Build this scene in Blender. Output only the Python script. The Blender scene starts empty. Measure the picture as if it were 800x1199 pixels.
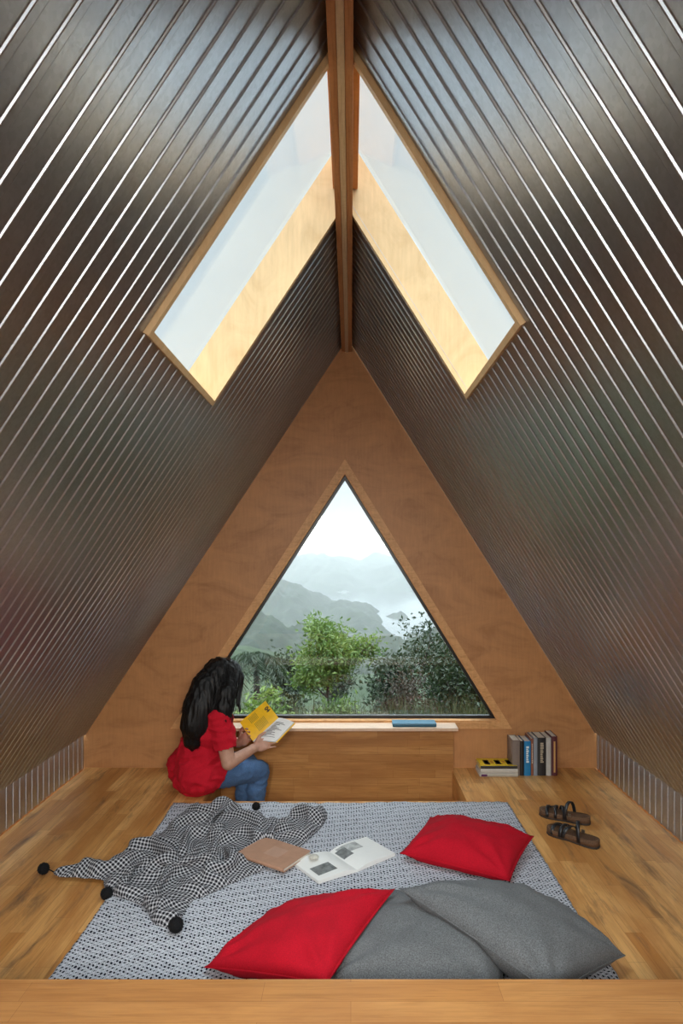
import bpy, bmesh, math, random
import numpy as np
from mathutils import Vector, Matrix, noise
random.seed(7); np.random.seed(7)
S = bpy.context.scene
C = S.collection
PI = math.pi

# ------------------------------------------------------------------ camera, world, light, exposure
F_PX, VX, VY, EYE = 730.0, 411.0, 651.0, 1.32
cam_d = bpy.data.cameras.new('camera'); cam = bpy.data.objects.new('camera', cam_d); C.objects.link(cam)
cam_d.sensor_fit = 'HORIZONTAL'; cam_d.sensor_width = 24.0; cam_d.lens = F_PX/800*24.0
cam_d.shift_x = (400-VX)/800; cam_d.shift_y = (VY-599.5)/800
cam_d.clip_start = 0.05; cam_d.clip_end = 6000
cam.location = (0, 0, EYE); cam.rotation_euler = (PI/2, 0, 0)
S.camera = cam
S.view_settings.view_transform = 'Standard'; S.view_settings.look = 'None'
S.view_settings.gamma = 1.0; S.view_settings.exposure = 0.0
S.view_settings.use_curve_mapping = False
S.cycles.max_bounces = 10; S.cycles.diffuse_bounces = 6; S.cycles.glossy_bounces = 5
S.cycles.volume_bounces = 2; S.cycles.transparent_max_bounces = 24
S.cycles.sample_clamp_indirect = 6.0

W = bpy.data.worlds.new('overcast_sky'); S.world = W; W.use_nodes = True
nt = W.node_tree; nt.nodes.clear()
def wn(t, **k):
    n = nt.nodes.new(t)
    for a, b in k.items(): setattr(n, a, b)
    return n
tc = wn('ShaderNodeTexCoord'); sep = wn('ShaderNodeSeparateXYZ'); nt.links.new(tc.outputs['Generated'], sep.inputs[0])
def wmath(op, a, b):
    n = wn('ShaderNodeMath', operation=op)
    for i, v in enumerate((a, b)):
        if isinstance(v, (int, float)): n.inputs[i].default_value = v
        else: nt.links.new(v, n.inputs[i])
    return n.outputs[0]
def wmap(v, a, b, c, d):
    n = wn('ShaderNodeMapRange', interpolation_type='SMOOTHSTEP')
    nt.links.new(v, n.inputs[0])
    for i, q in enumerate((a, b, c, d)): n.inputs[i+1].default_value = q
    return n.outputs[0]
zen = wmap(sep.outputs['Z'], 0.62, 0.92, 0.0, 8.0)     # overhead sky brightened out of view to light the room
back = wmath('MULTIPLY', wmap(sep.outputs['Y'], 0.70, 0.40, 0.0, 5.0), wmap(sep.outputs['Z'], 0.12, 0.42, 0.0, 1.0))   # extra sky brightness added outside the camera view, to the sides and behind
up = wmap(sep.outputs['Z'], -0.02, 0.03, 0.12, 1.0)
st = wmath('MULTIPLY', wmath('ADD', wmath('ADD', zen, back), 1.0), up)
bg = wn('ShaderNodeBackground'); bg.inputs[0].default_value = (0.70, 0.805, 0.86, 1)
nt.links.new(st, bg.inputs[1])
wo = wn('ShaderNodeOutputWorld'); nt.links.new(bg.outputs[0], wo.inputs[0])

def fill_lamp(name, loc, rot, sx, sy, power, col=(1.0, 0.955, 0.89)):
    l = bpy.data.lights.new(name, 'AREA'); l.shape = 'RECTANGLE'; l.size = sx; l.size_y = sy; l.energy = power; l.color = col
    o = bpy.data.objects.new(name, l); C.objects.link(o); o.location = loc; o.rotation_euler = rot
    return o
# added fill lamps behind the camera, set under the added rear skylights
for sx_ in (-1, 1):
    l_ = fill_lamp('rear_fill_lamp', (.62*sx_-.02, -.85, 1.70), (math.radians(64), 0, math.radians(-6*sx_)), .5, .7, 24)
    l_.data.spread = math.radians(115)

# ------------------------------------------------------------------ projection helpers (photo pixel -> place)
def P(px, py, Y): return Vector(((px-VX)*Y/F_PX, Y, EYE-(py-VY)*Y/F_PX))
def FL(px, py, z=0.0):
    Y = F_PX*(EYE-z)/(py-VY)
    return Vector(((px-VX)*Y/F_PX, Y, z))

# ------------------------------------------------------------------ materials
def new_mat(name):
    m = bpy.data.materials.new(name); m.use_nodes = True
    return m, m.node_tree, m.node_tree.nodes['Principled BSDF']
def N(t, typ, **k):
    n = t.nodes.new(typ)
    for a, b in k.items(): setattr(n, a, b)
    return n
def ramp(t, fac, stops):
    r = t.nodes.new('ShaderNodeValToRGB'); e = r.color_ramp.elements
    e[0].position, e[0].color = stops[0][0], (*stops[0][1], 1)
    e[1].position, e[1].color = stops[-1][0], (*stops[-1][1], 1)
    for p, c in stops[1:-1]:
        x = e.new(p); x.color = (*c, 1)
    t.links.new(fac, r.inputs[0]); return r.outputs[0]
def coords(t, scale=(1, 1, 1), kind='Object', rot=(0, 0, 0)):
    c = N(t, 'ShaderNodeTexCoord'); m = N(t, 'ShaderNodeMapping')
    m.inputs['Scale'].default_value = scale; m.inputs['Rotation'].default_value = rot
    t.links.new(c.outputs[kind], m.inputs[0]); return m.outputs[0]
def nz(t, vec, scale, detail=4, rough=0.55, dist=0.0):
    n = N(t, 'ShaderNodeTexNoise'); n.inputs['Scale'].default_value = scale
    n.inputs['Detail'].default_value = detail; n.inputs['Roughness'].default_value = rough
    n.inputs['Distortion'].default_value = dist
    t.links.new(vec, n.inputs['Vector']); return n.outputs['Fac']
def mixc(t, mode, fac, a, b):
    m = N(t, 'ShaderNodeMix', data_type='RGBA', blend_type=mode)
    for s, v in ((m.inputs[0], fac), (m.inputs[6], a), (m.inputs[7], b)):
        if isinstance(v, (int, float)): s.default_value = v
        elif isinstance(v, tuple): s.default_value = (*v[:3], 1)
        else: t.links.new(v, s)
    return m.outputs[2]
def bump(t, b, h, strength=0.2, dist=0.01):
    n = N(t, 'ShaderNodeBump'); n.inputs['Strength'].default_value = strength
    n.inputs['Distance'].default_value = dist
    t.links.new(h, n.inputs['Height']); t.links.new(n.outputs[0], b.inputs['Normal'])
def flat(name, col, rough=0.6, metal=0.0, var=0.12, nscale=30, bmp=0.05, spec=0.5):
    m, t, b = new_mat(name)
    v = nz(t, coords(t), nscale)
    lo = tuple(c*(1-var) for c in col); hi = tuple(min(1, c*(1+var)) for c in col)
    t.links.new(ramp(t, v, [(0.3, lo), (0.7, hi)]), b.inputs['Base Color'])
    b.inputs['Roughness'].default_value = rough; b.inputs['Metallic'].default_value = metal
    b.inputs['Specular IOR Level'].default_value = spec
    if bmp: bump(t, b, v, bmp, 0.002)
    return m
def wood_joined(name, rot, c1, c2, c3, bw=0.42, rh=0.055, rough=0.38, stains=False):
    """finger-jointed rubberwood panel: staves of varied tone along local x after rot"""
    m, t, b = new_mat(name)
    vec = coords(t, rot=rot)
    br = N(t, 'ShaderNodeTexBrick'); br.offset = 0.37; br.offset_frequency = 2; br.squash = 1.35; br.squash_frequency = 3
    br.inputs['Scale'].default_value = 1.0; br.inputs['Brick Width'].default_value = bw
    br.inputs['Row Height'].default_value = rh; br.inputs['Mortar Size'].default_value = 0.0006
    br.inputs['Mortar Smooth'].default_value = 0.3; br.inputs['Bias'].default_value = 0.0
    br.inputs['Color1'].default_value = (*c1, 1); br.inputs['Color2'].default_value = (*c2, 1)
    br.inputs['Mortar'].default_value = (c1[0]*.55, c1[1]*.5, c1[2]*.45, 1)
    t.links.new(vec, br.inputs['Vector'])
    mp = N(t, 'ShaderNodeMapping'); mp.inputs['Scale'].default_value = (3, 60, 60); t.links.new(vec, mp.inputs[0])
    g = nz(t, mp.outputs[0], 1.3, 6, 0.6, 1.2)
    col = mixc(t, 'MULTIPLY', 0.75, br.outputs['Color'], ramp(t, g, [(0.25, (.50, .42, .34)), (0.5, (.93, .93, .93)), (0.8, (1.12, 1.12, 1.08))]))
    mp2 = N(t, 'ShaderNodeMapping'); mp2.inputs['Scale'].default_value = (1.2, 4, 4); t.links.new(vec, mp2.inputs[0])
    g2 = nz(t, mp2.outputs[0], 1.6, 5, 0.6, .6)
    col = mixc(t, 'MIX', ramp(t, g2, [(0.42, (0, 0, 0)), (0.70, (.75, .75, .75))]), col, c3)
    if stains:
        mp3 = N(t, 'ShaderNodeMapping'); mp3.inputs['Scale'].default_value = (1.0, 5, 5); t.links.new(vec, mp3.inputs[0])
        g3 = nz(t, mp3.outputs[0], 2.3, 6, 0.65, .5)
        col = mixc(t, 'MIX', ramp(t, g3, [(0.55, (0, 0, 0)), (0.72, (.85, .85, .85))]), col, (0.10, 0.055, 0.03))
    t.links.new(col, b.inputs['Base Color'])
    b.inputs['Roughness'].default_value = rough
    t.links.new(ramp(t, g2, [(0.3, (rough-.06,)*3), (0.7, (rough+.12,)*3)]), b.inputs['Roughness'])
    bump(t, b, g, 0.06, 0.002)
    return m
HONEY1, HONEY2, HONEY3 = (0.54, 0.235, 0.058), (0.82, 0.46, 0.165), (0.42, 0.16, 0.036)
M_floor = wood_joined('floor_rubberwood', (0, 0, PI/2), HONEY1, HONEY2, HONEY3, bw=.5, rh=.06, stains=True)
M_ledge = wood_joined('ledge_rubberwood', (0, 0, 0), (0.50, 0.22, 0.066), (0.60, 0.29, 0.095), (0.36, 0.14, 0.036), bw=.6, rh=.07)
M_panel = wood_joined('panel_rubberwood', (-PI/2, 0, 0), (0.42, 0.19, 0.055), (0.52, 0.26, 0.085), (0.30, 0.12, 0.03), bw=.26, rh=.048)

def plywood(name, base, dark, scale=(1.2, 1.2, 5), rot=(0, 0, 0), rough=.5):
    m, t, b = new_mat(name)
    v = coords(t, scale, rot=rot)
    g = nz(t, v, 2.2, 7, 0.62, 1.6)
    g2 = nz(t, coords(t, (30, 30, 3), rot=rot), 3.0, 4, .5)
    col = ramp(t, g, [(0.28, dark), (0.5, base), (0.75, tuple(min(1, c*1.16) for c in base))])
    col = mixc(t, 'MULTIPLY', 0.35, col, ramp(t, g2, [(0.3, (.75, .7, .65)), (0.7, (1.05, 1.05, 1.05))]))
    t.links.new(col, b.inputs['Base Color']); b.inputs['Roughness'].default_value = rough
    bump(t, b, g2, 0.05, .001)
    return m
M_ply = plywood('gable_plywood', (0.50, 0.235, 0.088), (0.38, 0.165, 0.055), (1.2,1.2,2.5))
M_trim = plywood('window_trim_wood', (0.66, 0.35, 0.14), (0.52, 0.25, 0.085), (6, 6, 20))
M_liner = plywood('skylight_liner_birch', (0.62, 0.42, 0.215), (0.55, 0.35, 0.16), (3, 8, 2))
M_sill = plywood('sill_pale_wood', (0.70, 0.50, 0.36), (0.60, 0.40, 0.27), (2, 20, 20), rough=.3)
M_beam = plywood('beam_red_wood', (0.40, 0.185, 0.075), (0.27, 0.11, 0.04), (30, 1.5, 30))
M_beam_mid = plywood('beam_pale_strip', (0.52, 0.40, 0.27), (0.42, 0.31, 0.2), (30, 2, 30))
M_fin = plywood('ridge_fin_wood', (0.60, 0.25, 0.07), (0.48, 0.18, 0.04), (20, 2, 8))

def metal_sheet(name, base=0.44, rough=.32):
    m, t, b = new_mat(name)
    v = coords(t)
    vo = N(t, 'ShaderNodeTexVoronoi'); vo.inputs['Scale'].default_value = 120; t.links.new(v, vo.inputs['Vector'])
    sp = N(t, 'ShaderNodeSeparateColor'); t.links.new(vo.outputs['Color'], sp.inputs[0])
    g = nz(t, v, 3.0, 5, .6)
    col = ramp(t, sp.outputs[0], [(0.0, (base*.92, base*.97, base*1.05)), (1.0, (base*1.04, base*1.10, base*1.19))])
    col = mixc(t, 'MULTIPLY', 0.5, col, ramp(t, g, [(0.3, (.85, .84, .83)), (0.7, (1.06, 1.06, 1.07))]))
    t.links.new(col, b.inputs['Base Color'])
    b.inputs['Metallic'].default_value = 1.0
    t.links.new(ramp(t, sp.outputs[1], [(0.0, (rough-.02,)*3), (1.0, (rough+.04,)*3)]), b.inputs['Roughness'])
    bump(t, b, g, 0.02, .004)
    return m
M_metal = metal_sheet('galvanised_roof_sheet')
M_metal2 = metal_sheet('galvanised_wall_sheet', .55, .38)
M_black = flat('black_window_aluminium', (0.012, 0.012, 0.013), .35)

def glass_mat(name, tint=(0.97, 0.985, 0.98), refl=1.0):
    m, t, b = new_mat(name); t.nodes.remove(b)
    tr = N(t, 'ShaderNodeBsdfTransparent'); tr.inputs[0].default_value = (*tint, 1)
    gl = N(t, 'ShaderNodeBsdfGlossy'); gl.inputs['Roughness'].default_value = 0.01
    ge = N(t, 'ShaderNodeNewGeometry'); dt = N(t, 'ShaderNodeVectorMath', operation='DOT_PRODUCT')
    t.links.new(ge.outputs['Normal'], dt.inputs[0]); t.links.new(ge.outputs['Incoming'], dt.inputs[1])
    def mm(op, a, b_=0.0):
        n = N(t, 'ShaderNodeMath', operation=op)
        for i, q in enumerate((a, b_)):
            if isinstance(q, (int, float)): n.inputs[i].default_value = q
            else: t.links.new(q, n.inputs[i])
        return n.outputs[0]
    f5 = mm('POWER', mm('SUBTRACT', 1.0, mm('ABSOLUTE', dt.outputs['Value'])), 5.0)
    fr = mm('ADD', mm('MULTIPLY', f5, .97), .028)
    mx = N(t, 'ShaderNodeMixShader'); t.links.new(fr, mx.inputs[0])
    t.links.new(tr.outputs[0], mx.inputs[1]); t.links.new(gl.outputs[0], mx.inputs[2])
    t.links.new(mx.outputs[0], t.nodes['Material Output'].inputs[0])
    return m
M_glass = glass_mat('window_glass')

def fabric(name, col, rough=.9, scale=900, var=.18, sheen=.25, folds=.0):
    m, t, b = new_mat(name)
    v = coords(t)
    w1 = N(t, 'ShaderNodeTexWave'); w1.inputs['Scale'].default_value = scale/6; w1.bands_direction = 'X'; t.links.new(v, w1.inputs[0])
    n1 = nz(t, v, scale/3, 2); n2 = nz(t, v, 14, 4)
    lo = tuple(c*(1-var) for c in col); hi = tuple(min(1, c*(1+var)) for c in col)
    c = ramp(t, n1, [(0.3, lo), (0.7, hi)])
    c = mixc(t, 'MULTIPLY', .5, c, ramp(t, n2, [(0.3, (.84, .84, .84)), (0.7, (1.06, 1.06, 1.06))]))
    t.links.new(c, b.inputs['Base Color']); b.inputs['Roughness'].default_value = rough
    b.inputs['Specular IOR Level'].default_value = .2
    b.inputs['Sheen Weight'].default_value = sheen; b.inputs['Sheen Roughness'].default_value = .5
    b.inputs['Sheen Tint'].default_value = (*[min(1, c*1.5+.05) for c in col], 1)
    bump(t, b, n1, .25, .001)
    return m
M_red = fabric('red_pillow_cotton', (0.44, 0.004, 0.016), sheen=.06)
M_grey = fabric('grey_pillow_linen', (0.128, 0.132, 0.137), var=.4)
M_shirt = fabric('red_tee_jersey', (0.50, 0.008, 0.022), sheen=.05)
M_jeans = fabric('blue_denim', (0.075, 0.15, 0.30), var=.3)
M_pom = fabric('black_wool', (0.008, 0.008, 0.009), scale=500)

# woven rug: rows of pale loops with dark gaps
def rug_mat():
    m, t, b = new_mat('rug_chunky_weave')
    v = coords(t, kind='UV')
    def mth(op, a, bb=0.0):
        n = N(t, 'ShaderNodeMath', operation=op)
        for i, q in enumerate((a, bb)):
            if isinstance(q, (int, float)): n.inputs[i].default_value = q
            else: t.links.new(q, n.inputs[i])
        return n.outputs[0]
    s_ = N(t, 'ShaderNodeSeparateXYZ'); t.links.new(v, s_.inputs[0])
    d1 = N(t, 'ShaderNodeTexNoise'); d1.inputs['Scale'].default_value = 45; t.links.new(v, d1.inputs['Vector'])
    sc = N(t, 'ShaderNodeSeparateColor'); t.links.new(d1.outputs['Color'], sc.inputs[0])
    X = mth('ADD', s_.outputs[0], mth('MULTIPLY', sc.outputs[0], .010)); Y = mth('ADD', s_.outputs[1], mth('MULTIPLY', sc.outputs[1], .014))
    cx = mth('MULTIPLY', X, 1/.0135); fx = mth('SUBTRACT', mth('FRACT', cx), .5)
    odd = mth('MULTIPLY', mth('FLOOR', cx), .37)
    fy = mth('SUBTRACT', mth('FRACT', mth('ADD', mth('MULTIPLY', Y, 1/.0175), odd)), .5)
    r2 = mth('ADD', mth('MULTIPLY', mth('MULTIPLY', fx, fx), 1.0), mth('MULTIPLY', mth('MULTIPLY', fy, fy), 1.3))
    r2 = mth('ADD', r2, mth('MULTIPLY', mth('SUBTRACT', sc.outputs[2], .5), .12))
    lines = mth('MULTIPLY', mth('GREATER_THAN', mth('ABSOLUTE', fx), .41), .32)
    mr = N(t, 'ShaderNodeMapRange'); t.links.new(r2, mr.inputs[0])
    for i, q in enumerate((.055, .10, 1.0, 0.0)): mr.inputs[i+1].default_value = q
    dark = mth('MAXIMUM', mr.outputs[0], lines)
    n = nz(t, v, 140, 3)
    c = mixc(t, 'MIX', dark, (.62, .64, .69), (.012, .014, .026))
    c = mixc(t, 'MULTIPLY', .7, c, ramp(t, n, [(0.3, (.60, .61, .66)), (0.6, (1.06, 1.06, 1.06))]))
    t.links.new(c, b.inputs['Base Color']); b.inputs['Roughness'].default_value = .95
    b.inputs['Specular IOR Level'].default_value = .15
    bump(t, b, mth('SUBTRACT', 1.0, dark), .6, .004)
    return m
M_rug = rug_mat()
def check_mat():
    m, t, b = new_mat('throw_black_white_check')
    v = coords(t, kind='UV')
    s = N(t, 'ShaderNodeSeparateXYZ'); t.links.new(v, s.inputs[0])
    def mth(op, a, bb=0.0):
        n = N(t, 'ShaderNodeMath', operation=op)
        for i, q in enumerate((a, bb)):
            if isinstance(q, (int, float)): n.inputs[i].default_value = q
            else: t.links.new(q, n.inputs[i])
        return n.outputs[0]
    per = .0165
    def band(o, duty):
        return mth('LESS_THAN', mth('FRACT', mth('MULTIPLY', o, 1/per)), duty)
    bx_, by_ = band(s.outputs[0], .60), band(s.outputs[1], .60)
    both = mth('MULTIPLY', bx_, by_)
    one = mth('MULTIPLY', mth('MAXIMUM', bx_, by_), .30)
    f = mth('MAXIMUM', both, one)
    c = ramp(t, f, [(0.0, (.58, .58, .60)), (0.3, (.25, .25, .27)), (1.0, (.010, .010, .013))])
    n = nz(t, v, 260, 2)
    c = mixc(t, 'MULTIPLY', .4, c, ramp(t, n, [(0.3, (.7, .7, .7)), (0.6, (1.05, 1.05, 1.05))]))
    t.links.new(c, b.inputs['Base Color']); b.inputs['Roughness'].default_value = .95
    b.inputs['Specular IOR Level'].default_value = .1
    bump(t, b, f, .3, .001)
    return m
M_check = check_mat()

def skin_mat():
    m, t, b = new_mat('skin')
    v = nz(t, coords(t), 40, 3)
    t.links.new(ramp(t, v, [(0.3, (.44, .235, .16)), (0.7, (.54, .30, .21))]), b.inputs['Base Color'])
    b.inputs['Roughness'].default_value = .5; b.inputs['Subsurface Weight'].default_value = .08
    b.inputs['Subsurface Radius'].default_value = (.01, .004, .002)
    return m
M_skin = skin_mat()
def hair_mat():
    m, t, b = new_mat('black_hair')
    v = nz(t, coords(t, (60, 60, 6)), 6, 5)
    t.links.new(ramp(t, v, [(0.3, (.002, .0018, .0018)), (0.8, (.009, .007, .0065))]), b.inputs['Base Color'])
    b.inputs['Roughness'].default_value = .42; b.inputs['Specular IOR Level'].default_value = .3; bump(t, b, v, .5, .004)
    return m
M_hair = hair_mat()

# ------------------------------------------------------------------ mesh helpers
def link(o, parent=None):
    C.objects.link(o)
    if parent is not None: o.parent = parent
    return o
def from_bm(name, bm, mat=None, parent=None, smooth=False, recalc=True):
    if recalc: bmesh.ops.recalc_face_normals(bm, faces=bm.faces[:])
    me = bpy.data.meshes.new(name); bm.to_mesh(me); bm.free()
    for m in (mat if isinstance(mat, (list, tuple)) else [mat]):
        if m: me.materials.append(m)
    if smooth: me.polygons.foreach_set('use_smooth', [True]*len(me.polygons))
    return link(bpy.data.objects.new(name, me), parent)
def from_data(name, verts, faces, mat, parent=None, smooth=False, uv=None):
    me = bpy.data.meshes.new(name); me.from_pydata([tuple(v) for v in verts], [], [tuple(f) for f in faces]); me.update()
    for m in (mat if isinstance(mat, (list, tuple)) else [mat]): me.materials.append(m)
    if smooth: me.polygons.foreach_set('use_smooth', [True]*len(me.polygons))
    if uv is not None:
        l = me.uv_layers.new(name='UVMap'); vi = np.empty(len(me.loops), dtype=np.int32)
        me.loops.foreach_get('vertex_index', vi); l.data.foreach_set('uv', np.asarray(uv, dtype=np.float32)[vi].ravel())
    return link(bpy.data.objects.new(name, me), parent)
def tag(o, label=None, cat=None, group=None, kind=None):
    if label: o['label'] = label
    if cat: o['category'] = cat
    if group: o['group'] = group
    if kind: o['kind'] = kind
    return o
def empty(name, loc=(0, 0, 0), rz=0.0):
    o = bpy.data.objects.new(name, None); C.objects.link(o); o.location = loc; o.rotation_euler = (0, 0, rz)
    o.empty_display_size = .1
    return o
def box(bm, x0, x1, y0, y1, z0, z1, bevel=0.0, M=None):
    ps = [(x, y, z) for x in (x0, x1) for y in (y0, y1) for z in (z0, z1)]
    vs = [bm.verts.new(M @ Vector(p) if M else p) for p in ps]
    fs = [bm.faces.new([vs[i] for i in f]) for f in ((0, 1, 3, 2), (4, 6, 7, 5), (0, 4, 5, 1), (2, 3, 7, 6), (0, 2, 6, 4), (1, 5, 7, 3))]
    if bevel:
        es = list({e for f in fs for e in f.edges})
        bmesh.ops.bevel(bm, geom=es, offset=bevel, segments=2, profile=.7, affect='EDGES')
    return vs
def box_obj(name, x0, x1, y0, y1, z0, z1, mat, parent=None, bevel=0.0, M=None):
    bm = bmesh.new(); box(bm, x0, x1, y0, y1, z0, z1, bevel, M); return from_bm(name, bm, mat, parent)
def extrude_poly(bm, pts, vec):
    a = [bm.verts.new(p) for p in pts]; b = [bm.verts.new(Vector(p)+Vector(vec)) for p in pts]
    bm.faces.new(a); bm.faces.new(b[::-1])
    n = len(a)
    for i in range(n): bm.faces.new((a[i], b[i], b[(i+1) % n], a[(i+1) % n]))
def tube(bm, pts, radii, seg=8, cap=True):
    pts = [Vector(p) for p in pts]; rings = []
    if isinstance(radii, (int, float)): radii = [radii]*len(pts)
    up = None
    for i, p in enumerate(pts):
        d = (pts[min(i+1, len(pts)-1)]-pts[max(i-1, 0)])
        d = d.normalized() if d.length > 1e-9 else Vector((0, 0, 1))
        if up is None: up = d.orthogonal().normalized()
        else:
            up = up-d*up.dot(d); up = up.normalized() if up.length > 1e-6 else d.orthogonal().normalized()
        s = d.cross(up)
        rings.append([bm.verts.new(p+(up*math.cos(a)+s*math.sin(a))*radii[i]) for a in [2*PI*k/seg for k in range(seg)]])
    for a, b in zip(rings, rings[1:]):
        for k in range(seg): bm.faces.new((a[k], a[(k+1) % seg], b[(k+1) % seg], b[k]))
    if cap: bm.faces.new(rings[0][::-1]); bm.faces.new(rings[-1])
def ball(bm, c, r, rot=None, seg=16):
    r = (r, r, r) if isinstance(r, (int, float)) else r
    M = Matrix.Translation(c) @ (rot.to_4x4() if rot else Matrix.Identity(4)) @ Matrix.Diagonal((*r, 1))
    bmesh.ops.create_uvsphere(bm, u_segments=seg, v_segments=max(6, seg*2//3), radius=1, matrix=M)
def capsule(bm, a, b, ra, rb, seg=14):
    a, b = Vector(a), Vector(b); n = 8
    d = (b-a)
    pts, rs = [], []
    L = d.length; dn = d.normalized()
    for i in range(5):
        t = math.sin((i/4-1)*PI/2); pts.append(a+dn*(ra*t)); rs.append(max(1e-4, ra*math.cos((i/4-1)*PI/2)))
    for i in range(1, n): pts.append(a+d*i/n); rs.append(ra+(rb-ra)*i/n)
    for i in range(5):
        t = math.sin(i/4*PI/2); pts.append(b+dn*(rb*t)); rs.append(max(1e-4, rb*math.cos(i/4*PI/2)))
    tube(bm, pts, rs, seg)
def remeshed(name, bm, mat, parent, voxel, smooth_it=6, disp=None):
    """join overlapping volumes into one continuous surface"""
    me = bpy.data.meshes.new('tmp'); bm.to_mesh(me); bm.free()
    o = bpy.data.objects.new('tmp', me); C.objects.link(o)
    r = o.modifiers.new('r', 'REMESH'); r.mode = 'VOXEL'; r.voxel_size = voxel
    s = o.modifiers.new('s', 'SMOOTH'); s.iterations = smooth_it; s.factor = .6
    dg = bpy.context.evaluated_depsgraph_get(); dg.update()
    me2 = bpy.data.meshes.new_from_object(o.evaluated_get(dg)); me2.name = name
    bpy.data.objects.remove(o); bpy.data.meshes.remove(me)
    me2.materials.clear(); me2.materials.append(mat)
    if disp:
        nrm = [v.normal.copy() for v in me2.vertices]
        for v, n in zip(me2.vertices, nrm): v.co = disp(v.co, n)
    me2.polygons.foreach_set('use_smooth', [True]*len(me2.polygons)); me2.update()
    return link(bpy.data.objects.new(name, me2), parent)

# ------------------------------------------------------------------ the house shell
YB = 3.886                                   # inner face of the gable wall
YR = -1.7                                    # rear end of the house, behind the camera
AX, AZ = -0.021, 2.683                       # ridge line
LX, LZ = -1.650, 0.218                       # eave line, left
RX, RZ = 1.517, 0.227                        # eave line, right
PX0, PX1, PY0, PY1 = -0.80, 0.625, 3.357, 3.845   # foot well
LEDGE_Y0, LEDGE_Y1, LEDGE_Z = 1.12, 1.622, 0.22

def struct(o, kind='structure'): o['kind'] = kind; return o
# platform floor with the foot well cut out (two boards meet at the well's edge)
bm = bmesh.new()
box(bm, LX, RX, LEDGE_Y0, PY0-.001, -.06, 0)
box(bm, LX, PX0, PY0+.0015, YB, -.06, 0); box(bm, PX1, RX, PY0+.0015, YB, -.06, 0)
struct(from_bm('floor', bm, M_floor))
bm = bmesh.new()
box(bm, PX0-.02, PX1+.02, PY0-.02, YB, -.47, -.45)
box(bm, PX0-.02, PX0, PY0, YB, -.45, -.061); box(bm, PX1, PX1+.02, PY0, YB, -.45, -.061)
box(bm, PX0-.02, PX1+.02, PY0-.02, PY0, -.45, -.061)
struct(from_bm('floor_footwell', bm, M_floor))
struct(box_obj('wall_footwell', PX0, PX1+.008, PY1, YB-.001, -.45, .264, M_panel))
struct(box_obj('trim_sill', -.74, .647, 3.752, YB+.078, .265, .283, M_sill, bevel=.002))
struct(box_obj('trim_ledge', LX, RX, LEDGE_Y0, LEDGE_Y1, .001, LEDGE_Z, M_ledge, bevel=.004))

# gable wall with triangular opening
T0 = P(404, 551, YB); TL = P(213, 849, YB); TR = P(586.5, 848, YB)
TL.z = TR.z = .283
def gable(bm, y, th, outer, inner):
    pts_o = [Vector((x, y, z)) for x, z in outer]; pts_i = [Vector((x, y, z)) for x, z in inner]
    vo = [bm.verts.new(p) for p in pts_o]; vi = [bm.verts.new(p) for p in pts_i]
    return vo, vi
def tri_wall(name, y0, y1, tri, left, right, apex, zb, mat):
    """wall = outline polygon minus a triangle, cut into three convex-ish pieces"""
    (tx, tz), (lx, lz), (rx, rz) = tri
    bm = bmesh.new()
    L0, L1, R0, R1 = (left[0], zb), left, (right[0], zb), right
    for poly in ([L0, L1, apex, (tx, tz), (lx, lz)], [R0, (rx, rz), (tx, tz), apex, R1], [L0, (lx, lz), (rx, rz), R0]):
        extrude_poly(bm, [(x, y0, z) for x, z in poly], (0, y1-y0, 0))
    return struct(from_bm(name, bm, mat))
tri_wall('wall_back', YB, YB+.10, ((T0.x, T0.z), (TL.x, TL.z), (TR.x, TR.z)), (LX-.02, LZ), (RX+.02, RZ), (AX, AZ+.03), -.06, M_ply)
struct(box_obj('trim_seam', T0.x-.0008, T0.x+.0008, YB-.0012, YB+.001, T0.z+.04, AZ-.3, M_beam))

# triangular window: raised trim, lining, black frame, pane
win = empty('window_1', (0, 0, 0)); struct(win)
def offset_tri(tri, d):
    """grow a triangle outward by d (x,z pairs: apex, left, right)"""
    out = []
    n = len(tri); c = Vector((sum(p[0] for p in tri)/3, sum(p[1] for p in tri)/3))
    lines = []
    for i in range(n):
        a, b = Vector(tri[i]), Vector(tri[(i+1) % n]); e = (b-a).normalized(); nn = Vector((e.y, -e.x))
        if nn.dot(c-a) > 0: nn = -nn
        lines.append((a+nn*d, e))
    for i in range(n):
        (p, u), (q, v) = lines[i-1], lines[i]
        den = u.x*v.y-u.y*v.x; t = ((q-p).x*v.y-(q-p).y*v.x)/den
        out.append(tuple(p+u*t))
    return out
def tri_ring(name, y0, y1, outer, inner, mat, parent, bevel=0.0):
    bm = bmesh.new()
    for i in range(3):
        j = (i+1) % 3
        extrude_poly(bm, [(x, y0, z) for x, z in (outer[i], outer[j], inner[j], inner[i])], (0, y1-y0, 0))
    return from_bm(name, bm, mat, parent)
tri0 = [(T0.x, T0.z), (TL.x, TL.z), (TR.x, TR.z)]
tri_ring('trim', YB-.010, YB-.0005, offset_tri(tri0, .038), offset_tri(tri0, -.001), M_trim, win)
tri_ring('lining', YB, YB+.075, offset_tri(tri0, -.0005), offset_tri(tri0, -.012), M_trim, win)
tri_ring('frame', YB+.048, YB+.085, offset_tri(tri0, -.0122), offset_tri(tri0, -.029), M_black, win)
bm = bmesh.new(); g3 = offset_tri(tri0, -.030); extrude_poly(bm, [(x, YB+.062, z) for x, z in g3], (0, .006, 0))
from_bm('pane', bm, M_glass, win)

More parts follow.
